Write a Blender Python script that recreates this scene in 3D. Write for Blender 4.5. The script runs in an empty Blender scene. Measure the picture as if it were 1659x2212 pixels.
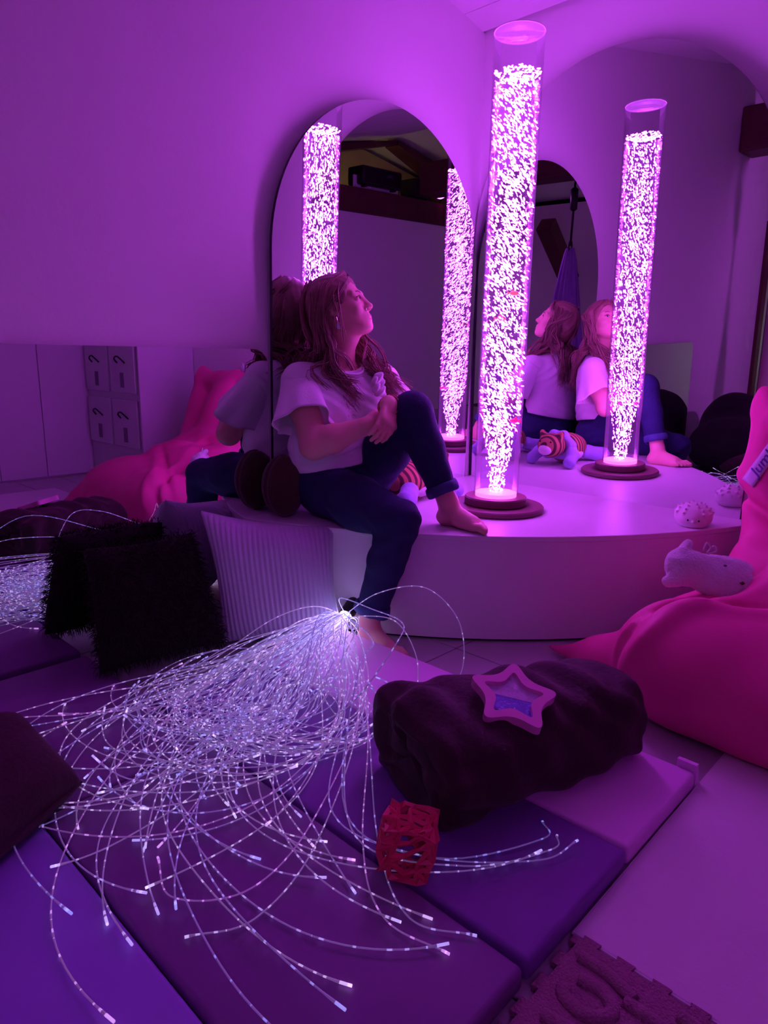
import bpy, bmesh, math, random
import numpy as np
from mathutils import Vector, Matrix
PI = math.pi
scene = bpy.context.scene
COL = scene.collection
# ------------------------------------------------------------------ camera
HP = 0.39                                   # height of the round platform
def make_camera():
    yaw, pit, rol, f = 0.80887, -0.22356, 0.01541, 1474.0
    fw = Vector((math.sin(yaw)*math.cos(pit), math.cos(yaw)*math.cos(pit), math.sin(pit)))
    r = Vector((math.cos(yaw), -math.sin(yaw), 0)); u = r.cross(fw)
    r2 = r*math.cos(rol)+u*math.sin(rol); u2 = -r*math.sin(rol)+u*math.cos(rol)
    M = Matrix((r2, u2, -fw)).transposed().to_4x4()
    M.translation = Vector((-2.818, -2.094, 0.594+HP))
    cd = bpy.data.cameras.new('camera'); cd.sensor_fit = 'VERTICAL'; cd.sensor_height = 24.0
    cd.lens = f*24.0/2212.0; cd.clip_start = 0.02; cd.clip_end = 60
    c = bpy.data.objects.new('camera', cd); c.matrix_world = M; COL.objects.link(c); scene.camera = c
make_camera()
# ------------------------------------------------------------------ world, exposure
w = bpy.data.worlds.new('world'); scene.world = w; w.use_nodes = True
w.node_tree.nodes['Background'].inputs[0].default_value = (0.01, 0.008, 0.02, 1)
w.node_tree.nodes['Background'].inputs[1].default_value = 0.05
vs = scene.view_settings
vs.view_transform = 'Standard'; vs.look = 'None'; vs.exposure = 0.0; vs.gamma = 1.0; vs.use_curve_mapping = False
scene.cycles.max_bounces = 8; scene.cycles.use_light_tree = False; scene.cycles.transparent_max_bounces = 16; scene.cycles.caustics_refractive = False
scene.cycles.glossy_bounces = 4; scene.cycles.diffuse_bounces = 5; scene.cycles.sample_clamp_indirect = 6.0
scene.cycles.use_adaptive_sampling = True; scene.cycles.adaptive_threshold = 0.04; scene.cycles.adaptive_min_samples = 20; scene.cycles.use_denoising = True
LAMP = (0.67, 0.078, 1.0)                   # colour of the violet light from the bubble tube
LAMP_E = 19.5
WASH_W = 150.0                               # violet stage lamp standing on the tie beam
BACK_E = 110.0                               # shaded neutral wall lamp at the far end of the room
# ------------------------------------------------------------------ materials
MATS = {}
def mat(name, col=(.8,.8,.8), rough=.6, var=.06, vscale=6.0, bump=0.0, bscale=40.0, metal=0.0, spec=.4,
        emit=None, estr=0.0, sheen=0.0, sheencol=None, sss=0.0, alpha=1.0, coat=0.0, bdetail=3.0):
    if name in MATS: return MATS[name]
    m = bpy.data.materials.new(name); m.use_nodes = True; nt = m.node_tree; N = nt.nodes; L = nt.links
    b = N['Principled BSDF']
    tc = N.new('ShaderNodeTexCoord')
    if var > 0:
        n = N.new('ShaderNodeTexNoise'); n.inputs['Scale'].default_value = vscale; n.inputs['Detail'].default_value = 4
        L.new(tc.outputs['Object'], n.inputs['Vector'])
        mx = N.new('ShaderNodeMix'); mx.data_type = 'RGBA'
        c0 = tuple(max(0, c*(1-var)) for c in col); c1 = tuple(min(1, c*(1+var)) for c in col)
        mx.inputs['A'].default_value = (*c0, 1); mx.inputs['B'].default_value = (*c1, 1)
        L.new(n.outputs['Fac'], mx.inputs['Factor']); L.new(mx.outputs['Result'], b.inputs['Base Color'])
    else:
        b.inputs['Base Color'].default_value = (*col, 1)
    b.inputs['Roughness'].default_value = rough; b.inputs['Metallic'].default_value = metal
    b.inputs['Specular IOR Level'].default_value = spec
    if sheen: b.inputs['Sheen Weight'].default_value = sheen; b.inputs['Sheen Roughness'].default_value = .5
    if sheencol: b.inputs['Sheen Tint'].default_value = (*sheencol, 1)
    if sss: b.inputs['Subsurface Weight'].default_value = sss; b.inputs['Subsurface Radius'].default_value = (.012, .004, .003)
    if coat: b.inputs['Coat Weight'].default_value = coat
    if bump:
        n2 = N.new('ShaderNodeTexNoise'); n2.inputs['Scale'].default_value = bscale; n2.inputs['Detail'].default_value = bdetail
        L.new(tc.outputs['Object'], n2.inputs['Vector'])
        bp = N.new('ShaderNodeBump'); bp.inputs['Strength'].default_value = bump; bp.inputs['Distance'].default_value = .01
        L.new(n2.outputs['Fac'], bp.inputs['Height']); L.new(bp.outputs['Normal'], b.inputs['Normal'])
    if emit: b.inputs['Emission Color'].default_value = (*emit, 1); b.inputs['Emission Strength'].default_value = estr
    if alpha < 1: b.inputs['Alpha'].default_value = alpha
    MATS[name] = m
    return m
def mirror_mat():
    m = bpy.data.materials.new('mirror_glass'); m.use_nodes = True; nt = m.node_tree
    b = nt.nodes['Principled BSDF']; b.inputs['Metallic'].default_value = 1.0; b.inputs['Roughness'].default_value = 0.0
    b.inputs['Base Color'].default_value = (.84, .86, .87, 1)
    return m
MIRROR = mirror_mat()
def clear_mat(name, tint=(1,1,1), gloss=1.0, rim=.35, emit=None, estr=0.0):
    """thin clear acrylic or water skin: see-through, glossy towards the rim"""
    m = bpy.data.materials.new(name); m.use_nodes = True; nt = m.node_tree; N = nt.nodes; L = nt.links
    N.remove(N['Principled BSDF']); out = N['Material Output']
    t = N.new('ShaderNodeBsdfTransparent'); t.inputs[0].default_value = (*tint, 1)
    g = N.new('ShaderNodeBsdfGlossy'); g.inputs['Roughness'].default_value = .06
    lw = N.new('ShaderNodeLayerWeight'); lw.inputs['Blend'].default_value = rim
    mp = N.new('ShaderNodeMath'); mp.operation = 'MULTIPLY'; mp.inputs[1].default_value = gloss
    L.new(lw.outputs['Fresnel'], mp.inputs[0])
    mx = N.new('ShaderNodeMixShader'); L.new(mp.outputs[0], mx.inputs[0]); L.new(t.outputs[0], mx.inputs[1]); L.new(g.outputs[0], mx.inputs[2])
    last = mx
    if emit:
        e = N.new('ShaderNodeEmission'); e.inputs[0].default_value = (*emit, 1); e.inputs[1].default_value = estr
        ad = N.new('ShaderNodeAddShader'); L.new(mx.outputs[0], ad.inputs[0]); L.new(e.outputs[0], ad.inputs[1]); last = ad
    L.new(last.outputs[0], out.inputs[0])
    return m
# ------------------------------------------------------------------ object helpers
def link(name, me, parent=None, m=None, smooth=False, loc=None):
    if m is not None and not me.materials: me.materials.append(m)
    if smooth: me.polygons.foreach_set('use_smooth', [True]*len(me.polygons))
    o = bpy.data.objects.new(name, me); COL.objects.link(o)
    if parent is not None: o.parent = parent
    if loc is not None: o.location = loc
    return o
def tag(o, label, cat, group=None):
    o['label'] = label; o['category'] = cat
    if group: o['group'] = group
    return o
def thing(name, label, cat, loc=(0,0,0), rot=(0,0,0), group=None):
    o = bpy.data.objects.new(name, None); COL.objects.link(o); o.location = loc; o.rotation_euler = rot
    o.empty_display_size = .05
    return tag(o, label, cat, group)
def struct(o): o['kind'] = 'structure'; return o
def me_py(name, v, f):
    me = bpy.data.meshes.new(name); me.from_pydata([tuple(map(float, p)) for p in v], [], [tuple(map(int, q)) for q in f]); me.update()
    return me
def me_np(name, V, Q):
    """fast mesh from vertex array and quad/tri index array"""
    me = bpy.data.meshes.new(name); n = Q.shape[1]
    me.vertices.add(len(V)); me.vertices.foreach_set('co', np.asarray(V, np.float32).ravel())
    me.loops.add(Q.size); me.loops.foreach_set('vertex_index', Q.astype(np.int32).ravel())
    me.polygons.add(len(Q)); me.polygons.foreach_set('loop_start', np.arange(0, Q.size, n, dtype=np.int32))
    me.update(calc_edges=True); me.validate()
    return me
def me_bm(name, bm, rec=True):
    if rec: bmesh.ops.recalc_face_normals(bm, faces=bm.faces)
    me = bpy.data.meshes.new(name); bm.to_mesh(me); bm.free(); return me
def me_box(name, x0, x1, y0, y1, z0, z1, bev=0.0, seg=2):
    bm = bmesh.new(); bmesh.ops.create_cube(bm, size=1.0)
    bmesh.ops.scale(bm, verts=bm.verts, vec=(x1-x0, y1-y0, z1-z0))
    bmesh.ops.translate(bm, verts=bm.verts, vec=((x0+x1)/2, (y0+y1)/2, (z0+z1)/2))
    if bev: bmesh.ops.bevel(bm, geom=list(bm.edges), offset=bev, segments=seg, profile=.5, affect='EDGES')
    return me_bm(name, bm)
def me_lathe(name, prof, n=48, caps=True):
    """closed profile [(r,z)...] turned around z"""
    V = []; F = []
    for r, z in prof:
        for i in range(n):
            a = 2*PI*i/n; V.append((r*math.cos(a), r*math.sin(a), z))
    k = len(prof)
    for j in range(k-1):
        for i in range(n):
            F.append((j*n+i, j*n+(i+1) % n, (j+1)*n+(i+1) % n, (j+1)*n+i))
    if caps:
        if prof[0][0] > 1e-6: F.append(tuple(range(n))[::-1])
        if prof[-1][0] > 1e-6: F.append(tuple((k-1)*n+i for i in range(n)))
    me = me_py(name, V, F); bm = bmesh.new(); bm.from_mesh(me)
    bmesh.ops.remove_doubles(bm, verts=bm.verts, dist=1e-6); bmesh.ops.recalc_face_normals(bm, faces=bm.faces); bm.to_mesh(me); bm.free()
    return me
def me_prism(name, pts, y0, y1, plane='xz', bev=0.0):
    """outline polygon extruded; plane xz -> along y, yz -> along x, xy -> along z"""
    bm = bmesh.new()
    def P(a, b, d): return (a, d, b) if plane == 'xz' else ((d, a, b) if plane == 'yz' else (a, b, d))
    A = [bm.verts.new(P(a, b, y0)) for a, b in pts]; B = [bm.verts.new(P(a, b, y1)) for a, b in pts]; n = len(pts)
    bm.faces.new(A); bm.faces.new(B[::-1])
    for i in range(n): bm.faces.new((A[i], B[i], B[(i+1) % n], A[(i+1) % n]))
    bmesh.ops.recalc_face_normals(bm, faces=bm.faces)
    if bev:
        es = [e for e in bm.edges if abs(len(e.link_faces)) == 2 and any(len(f.verts) == n for f in e.link_faces)]
        bmesh.ops.bevel(bm, geom=es, offset=bev, segments=2, profile=.5, affect='EDGES')
    return me_bm(name, bm)
def tube_arrays(pts, rad, sides=6, cap=True):
    """tube along points; rad number or list.  returns V, F(list of tuples)"""
    pts = np.asarray(pts, float); n = len(pts)
    R = np.full(n, rad) if np.isscalar(rad) else np.asarray(rad, float)
    T = np.gradient(pts, axis=0); T /= np.linalg.norm(T, axis=1)[:, None]+1e-12
    nrm = np.cross(T[0], (0, 0, 1.0));
    if np.linalg.norm(nrm) < 1e-3: nrm = np.cross(T[0], (1.0, 0, 0))
    nrm /= np.linalg.norm(nrm); V = []
    ang = np.arange(sides)*2*PI/sides; ca = np.cos(ang)[:, None]; sa = np.sin(ang)[:, None]
    for i in range(n):
        nrm = nrm-T[i]*np.dot(nrm, T[i]); nrm /= np.linalg.norm(nrm)+1e-12; bn = np.cross(T[i], nrm)
        V.append(pts[i]+R[i]*(ca*nrm+sa*bn))
    V = np.concatenate(V); F = []
    for i in range(n-1):
        for j in range(sides):
            a = i*sides+j; b = i*sides+(j+1) % sides; F.append((a, b, b+sides, a+sides))
    if cap: F.append(tuple(range(sides))[::-1]); F.append(tuple((n-1)*sides+j for j in range(sides)))
    return V, F
def me_tube(name, pts, rad, sides=6):
    V, F = tube_arrays(pts, rad, sides); return me_py(name, V, F)
def spline(P, n):
    """Catmull-Rom through points"""
    P = np.asarray(P, float); P = np.vstack([2*P[0]-P[1], P, 2*P[-1]-P[-2]]); k = len(P)-3; out = []
    for t in np.linspace(0, k-1e-9, n):
        i = int(t); u = t-i; a, b, c, d = P[i:i+4]
        out.append(.5*((2*b)+(-a+c)*u+(2*a-5*b+4*c-d)*u*u+(-a+3*b-3*c+d)*u**3))
    return np.array(out)
def join_arrays(parts):
    V = []; F = []; o = 0
    for v, f in parts:
        V.append(np.asarray(v, float)); F += [tuple(i+o for i in q) for q in f]; o += len(v)
    return np.concatenate(V), F
# ------------------------------------------------------------------ soft-shape modelling: blended solids -> one surface
def unit(v): v = np.asarray(v, float); return v/np.linalg.norm(v)
class Soft:
    def __init__(s, lo, hi, res, fine=()):
        s.ax = []
        for a in range(3):
            xs = [lo[a]]
            while xs[-1] < hi[a]:
                h = res
                for (axis, c0, c1, hf) in fine:
                    if axis == a and c0 <= xs[-1] <= c1: h = min(h, hf)
                xs.append(xs[-1]+h)
            s.ax.append(np.array(xs, np.float32))
        s.F = np.full([len(x) for x in s.ax], .2, np.float32)
    def _sl(s, lo, hi):
        sl = []
        for a in range(3):
            i0 = max(0, np.searchsorted(s.ax[a], lo[a])-1); i1 = min(len(s.ax[a]), np.searchsorted(s.ax[a], hi[a])+1)
            sl.append(slice(int(i0), int(max(i1, i0))))
        return tuple(sl)
    def _co(s, sl):
        return (s.ax[0][sl[0]][:, None, None], s.ax[1][sl[1]][None, :, None], s.ax[2][sl[2]][None, None, :])
    def _put(s, sl, d, k, op):
        if d.size == 0: return
        F = s.F[sl]; d = d.astype(np.float32)
        if op == 'add':
            h = np.clip(.5+.5*(F-d)/k, 0, 1); s.F[sl] = F+(d-F)*h-k*h*(1-h)
        elif op == 'sub':
            d = -d; h = np.clip(.5-.5*(F-d)/k, 0, 1); s.F[sl] = F+(d-F)*h+k*h*(1-h)
    def cone(s, a, b, ra, rb, k=.02, op='add'):
        a = np.asarray(a, float); b = np.asarray(b, float); m = max(ra, rb)+k*1.2+.012
        sl = s._sl(np.minimum(a, b)-m, np.maximum(a, b)+m); X, Y, Z = s._co(sl)
        ab = b-a; L2 = max(ab@ab, 1e-12)
        t = np.clip(((X-a[0])*ab[0]+(Y-a[1])*ab[1]+(Z-a[2])*ab[2])/L2, 0, 1)
        d = np.sqrt((X-a[0]-t*ab[0])**2+(Y-a[1]-t*ab[1])**2+(Z-a[2]-t*ab[2])**2)-(ra+t*(rb-ra))
        s._put(sl, d, k, op)
    def chain(s, pts, rads, k=.02):
        for i in range(len(pts)-1): s.cone(pts[i], pts[i+1], rads[i], rads[i+1], k)
    def ell(s, c, r, R=None, k=.02, op='add'):
        c = np.asarray(c, float); r = np.asarray(r, float); R = np.eye(3) if R is None else np.asarray(R, float)
        ext = np.sqrt(((R*r[None, :])**2).sum(1)) if R is not None else r
        m = ext+k*1.2+.012; sl = s._sl(c-m, c+m); X, Y, Z = s._co(sl); X = X-c[0]; Y = Y-c[1]; Z = Z-c[2]
        q = [(R[0, i]*X+R[1, i]*Y+R[2, i]*Z) for i in range(3)]      # columns of R are the axes
        k0 = np.sqrt(sum((q[i]/r[i])**2 for i in range(3))); k1 = np.sqrt(sum((q[i]/r[i]**2)**2 for i in range(3)))+1e-9
        s._put(sl, k0*(k0-1)/k1, k, op)
    def box(s, c, h, rr, R=None, k=.02, op='add'):
        c = np.asarray(c, float); h = np.asarray(h, float); R = np.eye(3) if R is None else np.asarray(R, float)
        m = (np.abs(R)*h[None, :]).sum(1)+k*1.2+.015; sl = s._sl(c-m, c+m); X, Y, Z = s._co(sl); X = X-c[0]; Y = Y-c[1]; Z = Z-c[2]
        q = [np.abs(R[0, i]*X+R[1, i]*Y+R[2, i]*Z)-(h[i]-rr) for i in range(3)]
        o = np.sqrt(sum(np.maximum(v, 0)**2 for v in q)); ins = np.minimum(np.maximum(np.maximum(q[0], q[1]), q[2]), 0)
        s._put(sl, o+ins-rr, k, op)
    def plane(s, p, n, k=.002):
        """keep the side the normal points away from"""
        X, Y, Z = s._co((slice(None),)*3); n = unit(n)
        d = ((X-p[0])*n[0]+(Y-p[1])*n[1]+(Z-p[2])*n[2]).astype(np.float32); s.F = np.maximum(s.F, d)
    def warp(s, fn):
        X, Y, Z = s._co((slice(None),)*3); near = np.abs(s.F) < .06
        add = fn(X, Y, Z); add = np.broadcast_to(add, s.F.shape); s.F = np.where(near, s.F+add, s.F).astype(np.float32)
    def mesh(s, name):
        F = s.F; xs, ys, zs = s.ax; S = F < 0
        c = S[:-1, :-1, :-1].astype(np.int8).copy(); cnt = c
        for dx in (0, 1):
            for dy in (0, 1):
                for dz in (0, 1):
                    if dx+dy+dz: cnt = cnt+S[dx:S.shape[0]-1+dx, dy:S.shape[1]-1+dy, dz:S.shape[2]-1+dz]
        act = (cnt > 0) & (cnt < 8); I = np.argwhere(act); n = len(I)
        ids = np.full(act.shape, -1, np.int32); ids[act] = np.arange(n)
        acc = np.zeros((n, 3)); num = np.zeros(n)
        offs = [(i, j, k) for i in (0, 1) for j in (0, 1) for k in (0, 1)]
        val = {o: F[I[:, 0]+o[0], I[:, 1]+o[1], I[:, 2]+o[2]] for o in offs}
        pos = {o: np.stack([xs[I[:, 0]+o[0]], ys[I[:, 1]+o[1]], zs[I[:, 2]+o[2]]], 1) for o in offs}
        for o in offs:
            for a in range(3):
                if o[a] == 0:
                    p = list(o); p[a] = 1; p = tuple(p); v0 = val[o]; v1 = val[p]; cr = (v0 < 0) != (v1 < 0)
                    t = np.where(cr, v0/(v0-v1+1e-20), 0)[:, None]
                    acc += np.where(cr[:, None], pos[o]+(pos[p]-pos[o])*t, 0); num += cr
        V = acc/num[:, None]; Q = []
        for a in range(3):
            sh = [slice(None)]*3; s0 = list(sh); s1 = list(sh); s0[a] = slice(0, -1); s1[a] = slice(1, None)
            d = S[tuple(s0)].astype(np.int8)-S[tuple(s1)].astype(np.int8)
            E = np.argwhere(d != 0); b, cc = [(1, 2), (2, 0), (0, 1)][a]
            ok = (E[:, b] > 0) & (E[:, cc] > 0) & (E[:, b] < act.shape[b]) & (E[:, cc] < act.shape[cc]); E = E[ok]
            sg = d[tuple(E.T)]
            def cell(db, dc):
                G = E.copy(); G[:, b] += db; G[:, cc] += dc; return ids[G[:, 0], G[:, 1], G[:, 2]]
            q = np.stack([cell(-1, -1), cell(0, -1), cell(0, 0), cell(-1, 0)], 1)
            q[sg < 0] = q[sg < 0][:, ::-1]; Q.append(q)
        Q = np.concatenate(Q); Q = Q[(Q >= 0).all(1)]
        return me_np(name, V, Q)
def wob(X, Y, Z, f, ph=0.0):
    return (np.sin(X*f+1.3*np.sin(Y*f*.7+ph)+ph)+np.sin(Y*f*1.1+1.7*np.sin(Z*f*.6+ph*2)+2*ph)+np.sin(Z*f*.9+1.5*np.sin(X*f*.8+3*ph)+ph))/3
rng = random.Random(7)
# ================================================================== the room
WALL = mat('white_plaster', (.88,.87,.88), .85, .02, 2.5, .06, 60)
WOOD = mat('dark_red_wood', (.13,.035,.04), .55, .35, 5, .3, 25)
TILE = mat('floor_tile', (.50,.47,.50), .35, .10, 9, .03, 30)
YELL = mat('ochre_plaster', (.62,.50,.24), .9, .06, 3, .1, 40)
DOORW = mat('painted_panel', (.72,.71,.75), .55, .03, 3)
YF = -3.57; XW = -5.9
RS = .185
def roof_z(x): return 2.425+RS*(-x) if x > -3.5 else 2.425+RS*3.5-RS*(-x-3.5)
# left wall carries the mirrors; its plane lies 2 cm behind the mirror faces
struct(link('wall_left', me_prism('wall_left', [(.02,0),(-4.55,0),(-4.55,roof_z(-4.55)),(-3.5,roof_z(-3.5)),(.02,roof_z(0))], .02, .14, 'xz'), m=WALL))
struct(link('wall_right', me_box('wall_right', .02, .14, YF-.1, .14, 0, 2.46), m=WALL))
struct(link('wall_far', me_box('wall_far', XW, .14, YF-.12, YF, 0, 2.195), m=WALL))
struct(link('wall_gable', me_prism('wall_gable', [(XW,2.0),(.0,2.0),(.0,2.41),(-3.5,roof_z(-3.5)-.005),(XW,roof_z(XW)-.005)], YF-.95, YF-.85, 'xz'), m=YELL))
struct(link('wall_back', me_box('wall_back', XW-.12, XW, YF-.1, 1.1, 0, 2.60), m=WALL))
struct(link('wall_passage', me_box('wall_passage', XW, -4.3, 1.0, 1.12, 0, 2.60), m=WALL))
struct(link('wall_return', me_box('wall_return', -4.67, -4.55, .02, 1.0, 0, 2.60), m=WALL))
struct(link('loft_floor', me_box('loft_floor', XW, .0, YF-.85, YF-.121, 2.09, 2.15), m=WOOD))
# sloping white ceiling in boards, ridge along y
flr = struct(link('floor', me_box('floor', XW, .1, YF-.9, 1.1, -.06, -.004), m=mat('grout', (.10,.08,.10), .9, .1, 20)))
TS = .33; tm = me_box('tile', 0, TS-.005, 0, TS-.005, -.012, 0, .0015, 1); tm.materials.append(TILE)
for i in range(-13, 4):
    for j in range(-9, 3):
        x = -1.04+i*TS; y = -.755+j*TS
        if x > .03 or x < -4.7 or y > .03 or y < YF-.33: continue
        link('tile', tm, flr, loc=(x+.0025, y+.0025, 0))
cei = struct(link('ceiling', me_prism('ceiling', [(.14,roof_z(-.14)-.01+.03),(-3.5,roof_z(-3.5)+.04),(XW-.1,roof_z(XW)+.04),(XW-.1,roof_z(XW)+.16),(-3.5,roof_z(-3.5)+.16),(.14,2.6)], YF-1, 1.1, 'xz'), m=WALL))
sl = math.atan(RS)
bmesh_board = me_box('ceiling_board', -.436, 0, YF-.9, .06, -.0, .012, .002, 1); bmesh_board.materials.append(WALL)
for k in range(8):
    xb = -.0-k*.44*math.cos(sl)
    if k: xb = -.14-(k-1)*.44*math.cos(sl)
    b = link('ceiling_board', bmesh_board, cei, loc=(xb, 0, roof_z(xb))); b.rotation_euler = (0, sl, 0)
    if k == 0: b.scale = (.138/.436/math.cos(sl), 1, 1)
# roof timbers seen in the mirrors
tag(link('tie_beam', me_box('tie_beam', XW+.02, .0, YF-.22, YF+.03, 2.20, 2.44, .012), m=WOOD), 'dark red wooden tie beam above the far wall, carrying a projector', 'beam')
tag(link('ridge_beam', me_box('ridge_beam', -3.86, -3.55, YF+.04, .018, 2.47, 2.80, .015), m=WOOD), 'thick dark red ridge beam running to the mirror wall', 'beam')
for sgn, lab in ((1, 'dark sloping rafter over the loft opening, nearer the drawers'), (-1, 'dark sloping rafter over the loft opening, farther from the drawers')):
    xa = -3.5+sgn*.02; xb = -3.5+sgn*(2.3 if sgn > 0 else 1.55); P = [(xa, roof_z(xa)-.05), (xb, roof_z(xb)-.16 if sgn > 0 else roof_z(xb)-.30), (xb, roof_z(xb)-.01), (xa, roof_z(xa)-.01)]
    tag(link('rafter', me_prism('rafter', P, YF-.46, YF-.25, 'xz'), m=WOOD), lab, 'rafter')
o = link('roof_strut', me_box('roof_strut', -.09, .09, -.1, .1, 0, .95, .01), m=WOOD, loc=(-5.75, -2.75, 1.62)); o.rotation_euler = (0, math.radians(48), 0)
tag(o, 'short dark brown roof strut seen beside the hanging hammock', 'strut')
# doorway trim at the end of the mirror wall
o = link('trim_1', me_box('trim_1', -4.62, -4.5, -.012, .15, 0, 2.05, .006), m=WOOD); struct(o)
# low mirror on the left wall, down to the floor, rounded corners
def rrect(x0, x1, z0, z1, r, top_only=True, n=10):
    P = [(x0, z0), (x1, z0)]
    for (cx, cz, a0) in ((x1-r, z1-r, 0), (x0+r, z1-r, PI/2)):
        for i in range(n+1): a = a0+PI/2*i/n; P.append((cx+r*math.cos(a), cz+r*math.sin(a)))
    return P
def arch(x0, x1, z0, zc, n=48):
    c = (x0+x1)/2; r = (x1-x0)/2; P = [(x0, z0), (x1, z0)]
    for i in range(n+1): a = PI*i/n; P.append((c+r*math.cos(a), zc+r*math.sin(a)))
    return P
EDGE = mat('mirror_edge', (.05,.045,.06), .3, .1, 8)
def mirror(name, pts, plane, label, lean=0.0, thick=.008):
    t = thing(name, label, 'mirror')
    if plane == 'left':
        back = me_prism('backing', pts, .0005, thick, 'xz'); face = me_py('glass', [(a, 0, b) for a, b in pts], [tuple(range(len(pts)))])
        t.location = (0, 0, HP); t.rotation_euler = (lean, 0, 0)
        off = -HP
    else:
        back = me_prism('backing', pts, .0005, thick, 'yz'); face = me_py('glass', [(0, a, b) for a, b in pts], [tuple(range(len(pts)))])
        t.location = (0, 0, HP); t.rotation_euler = (0, -lean, 0)
    link('backing', back, t, EDGE); link('glass', face, t, MIRROR)
    return t
mirror('arched_mirror', arch(-1.243, -.03, 0, .965), 'left', 'tall arched mirror behind the seated person, left of the corner', .0215, .014)
mirror('arched_mirror', arch(-1.312, -.004, 0, 1.14), 'right', 'tall arched mirror right of the corner, reflecting the bubble tube', .0225, .014)
mirror('low_mirror', rrect(-2.94, -1.256, -HP+.002, .614, .06), 'left', 'low wide mirror with rounded corners reflecting the orange beanbag', 0.0, .012)
# white drawer unit at the far end of the right wall (seen in the low mirror)
t = thing('drawer_unit', 'tall white drawer unit standing at the far end of the right wall', 'cabinet', (0,0,0))
DY0, DY1, DX = YF+.005, -2.66, -.43
link('carcass', me_box('carcass', DX+.02, .015, DY0, DY1, 0, 1.95, .004), t, DOORW)
link('side_panel', me_box('side_panel', DX, .015, DY1, DY1+.018, 0, 1.96, .002), t, DOORW)
dm = me_box('drawer_front', DX-.002, DX+.02, 0, .40, 0, .36, .006); hm = me_tube('handle', spline([(DX-.004,.14,.22),(DX-.03,.15,.25),(DX-.035,.20,.27),(DX-.03,.25,.25),(DX-.004,.26,.22)], 12), .006, 6)
dm.materials.append(DOORW); hm.materials.append(mat('dark_metal', (.04,.04,.05), .4, .1, 10, metal=.6))
lm = me_box('label_plate', DX-.004, DX-.002, .17, .23, .04, .15, .0); lm.materials.append(mat('grey_print', (.25,.22,.28), .6))
for r_ in range(4):
    for c_ in range(2):
        d = link('drawer_front', dm, t, loc=(0, DY0+.03+c_*.43, .28+r_*.41)); link('handle', hm, d); link('label_plate', lm, d)
# panelled sliding doors along the far wall
t = thing('wardrobe_doors', 'row of plain white panels along the far wall beside the drawers', 'wardrobe')
pm = me_box('door_panel', -.338, 0, YF+.001, YF+.022, .012, 2.1, .004); pm.materials.append(DOORW)
for k in range(5): link('door_panel', pm, t, loc=(-.45-k*.342, 0, 0))
# ================================================================== round white platform in the corner
PLAT = mat('white_painted_board', (.74,.73,.76), .42, .05, 5, .05, 25, spec=.5)
n = 64; PC = .6; PR0 = 2.072              # front edge: arc of a large circle centred behind the corner
a0 = math.acos((PC-.004)/PR0); a1 = PI/2-a0
pts = [(.004, .004)]+[(PC-PR0*math.sin(a1+(a0-a1)*i/n), PC-PR0*math.cos(a1+(a0-a1)*i/n)) for i in range(n+1)]
plt = thing('platform', 'white quarter-round platform filling the corner under the bubble tube', 'platform')
link('riser', me_prism('riser', [(p[0]*.997, p[1]*.997) for p in pts], .012, HP-.02, 'xy'), plt, PLAT)
link('top_board', me_prism('top_board', pts, HP-.02, HP, 'xy', .003), plt, PLAT)
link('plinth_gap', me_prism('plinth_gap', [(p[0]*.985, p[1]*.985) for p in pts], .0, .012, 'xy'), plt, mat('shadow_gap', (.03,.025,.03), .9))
# ================================================================== bubble tube lamp
TX = TY = -.557; TR = .088; TH = 1.705
tb = thing('bubble_tube', 'tall clear bubble tube lamp full of glowing white bubbles', 'lamp', (TX, TY, HP))
BASE = mat('dark_wood_base', (.20,.075,.10), .45, .12, 9, .06, 30)
link('base_disc', me_lathe('base_disc', [(0,.0),(.186,.0),(.192,.006),(.192,.018),(.187,.023),(0,.023)], 72), tb, BASE, True)
link('base_ring', me_lathe('base_ring', [(0,.023),(.119,.023),(.124,.028),(.124,.052),(.120,.057),(0,.057)], 72), tb, BASE, True)
def autosmooth(o, ang=35):
    me = o.data; bm = bmesh.new(); bm.from_mesh(me)
    for e in bm.edges: e.smooth = not (len(e.link_faces) == 2 and e.calc_face_angle(0) > math.radians(ang))
    bm.to_mesh(me); bm.free()
for o in tb.children: autosmooth(o)
ACR = clear_mat('clear_acrylic', (.98,.97,1.0), .45, .25)
WAT = clear_mat('lit_water', (.93,.86,.97), .35, .2, LAMP, .10)
link('acrylic_tube', me_lathe('acrylic_tube', [(TR,.045),(TR,TH)], 72, False), tb, ACR, True)
link('lid', me_lathe('lid', [(0,TH-.004),(TR-.001,TH-.004),(TR-.001,TH-.001),(0,TH-.001)], 72), tb, clear_mat('frosted_lid', (.85,.7,.9), .5, .4, LAMP, .32), True)
link('tube_rim', me_lathe('tube_rim', [(TR-.004,TH),(TR+.0015,TH),(TR+.0015,TH+.003),(TR-.004,TH+.003),(TR-.004,TH)], 72, False), tb, mat('acrylic_edge', (.9,.8,.95), .2, 0, emit=LAMP, estr=.25))
WZ = TH-.135
link('water', me_lathe('water', [(TR-.005,.06),(TR-.005,WZ)], 64, False), tb, WAT, True)
glow = mat('lamp_disc', (.9,.6,.9), .4, 0, emit=(1.0,.10,.75), estr=3.0)
link('lamp_disc', me_lathe('lamp_disc', [(0,.05),(TR-.006,.05),(TR-.006,.072),(0,.072)], 48), tb, glow)
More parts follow.
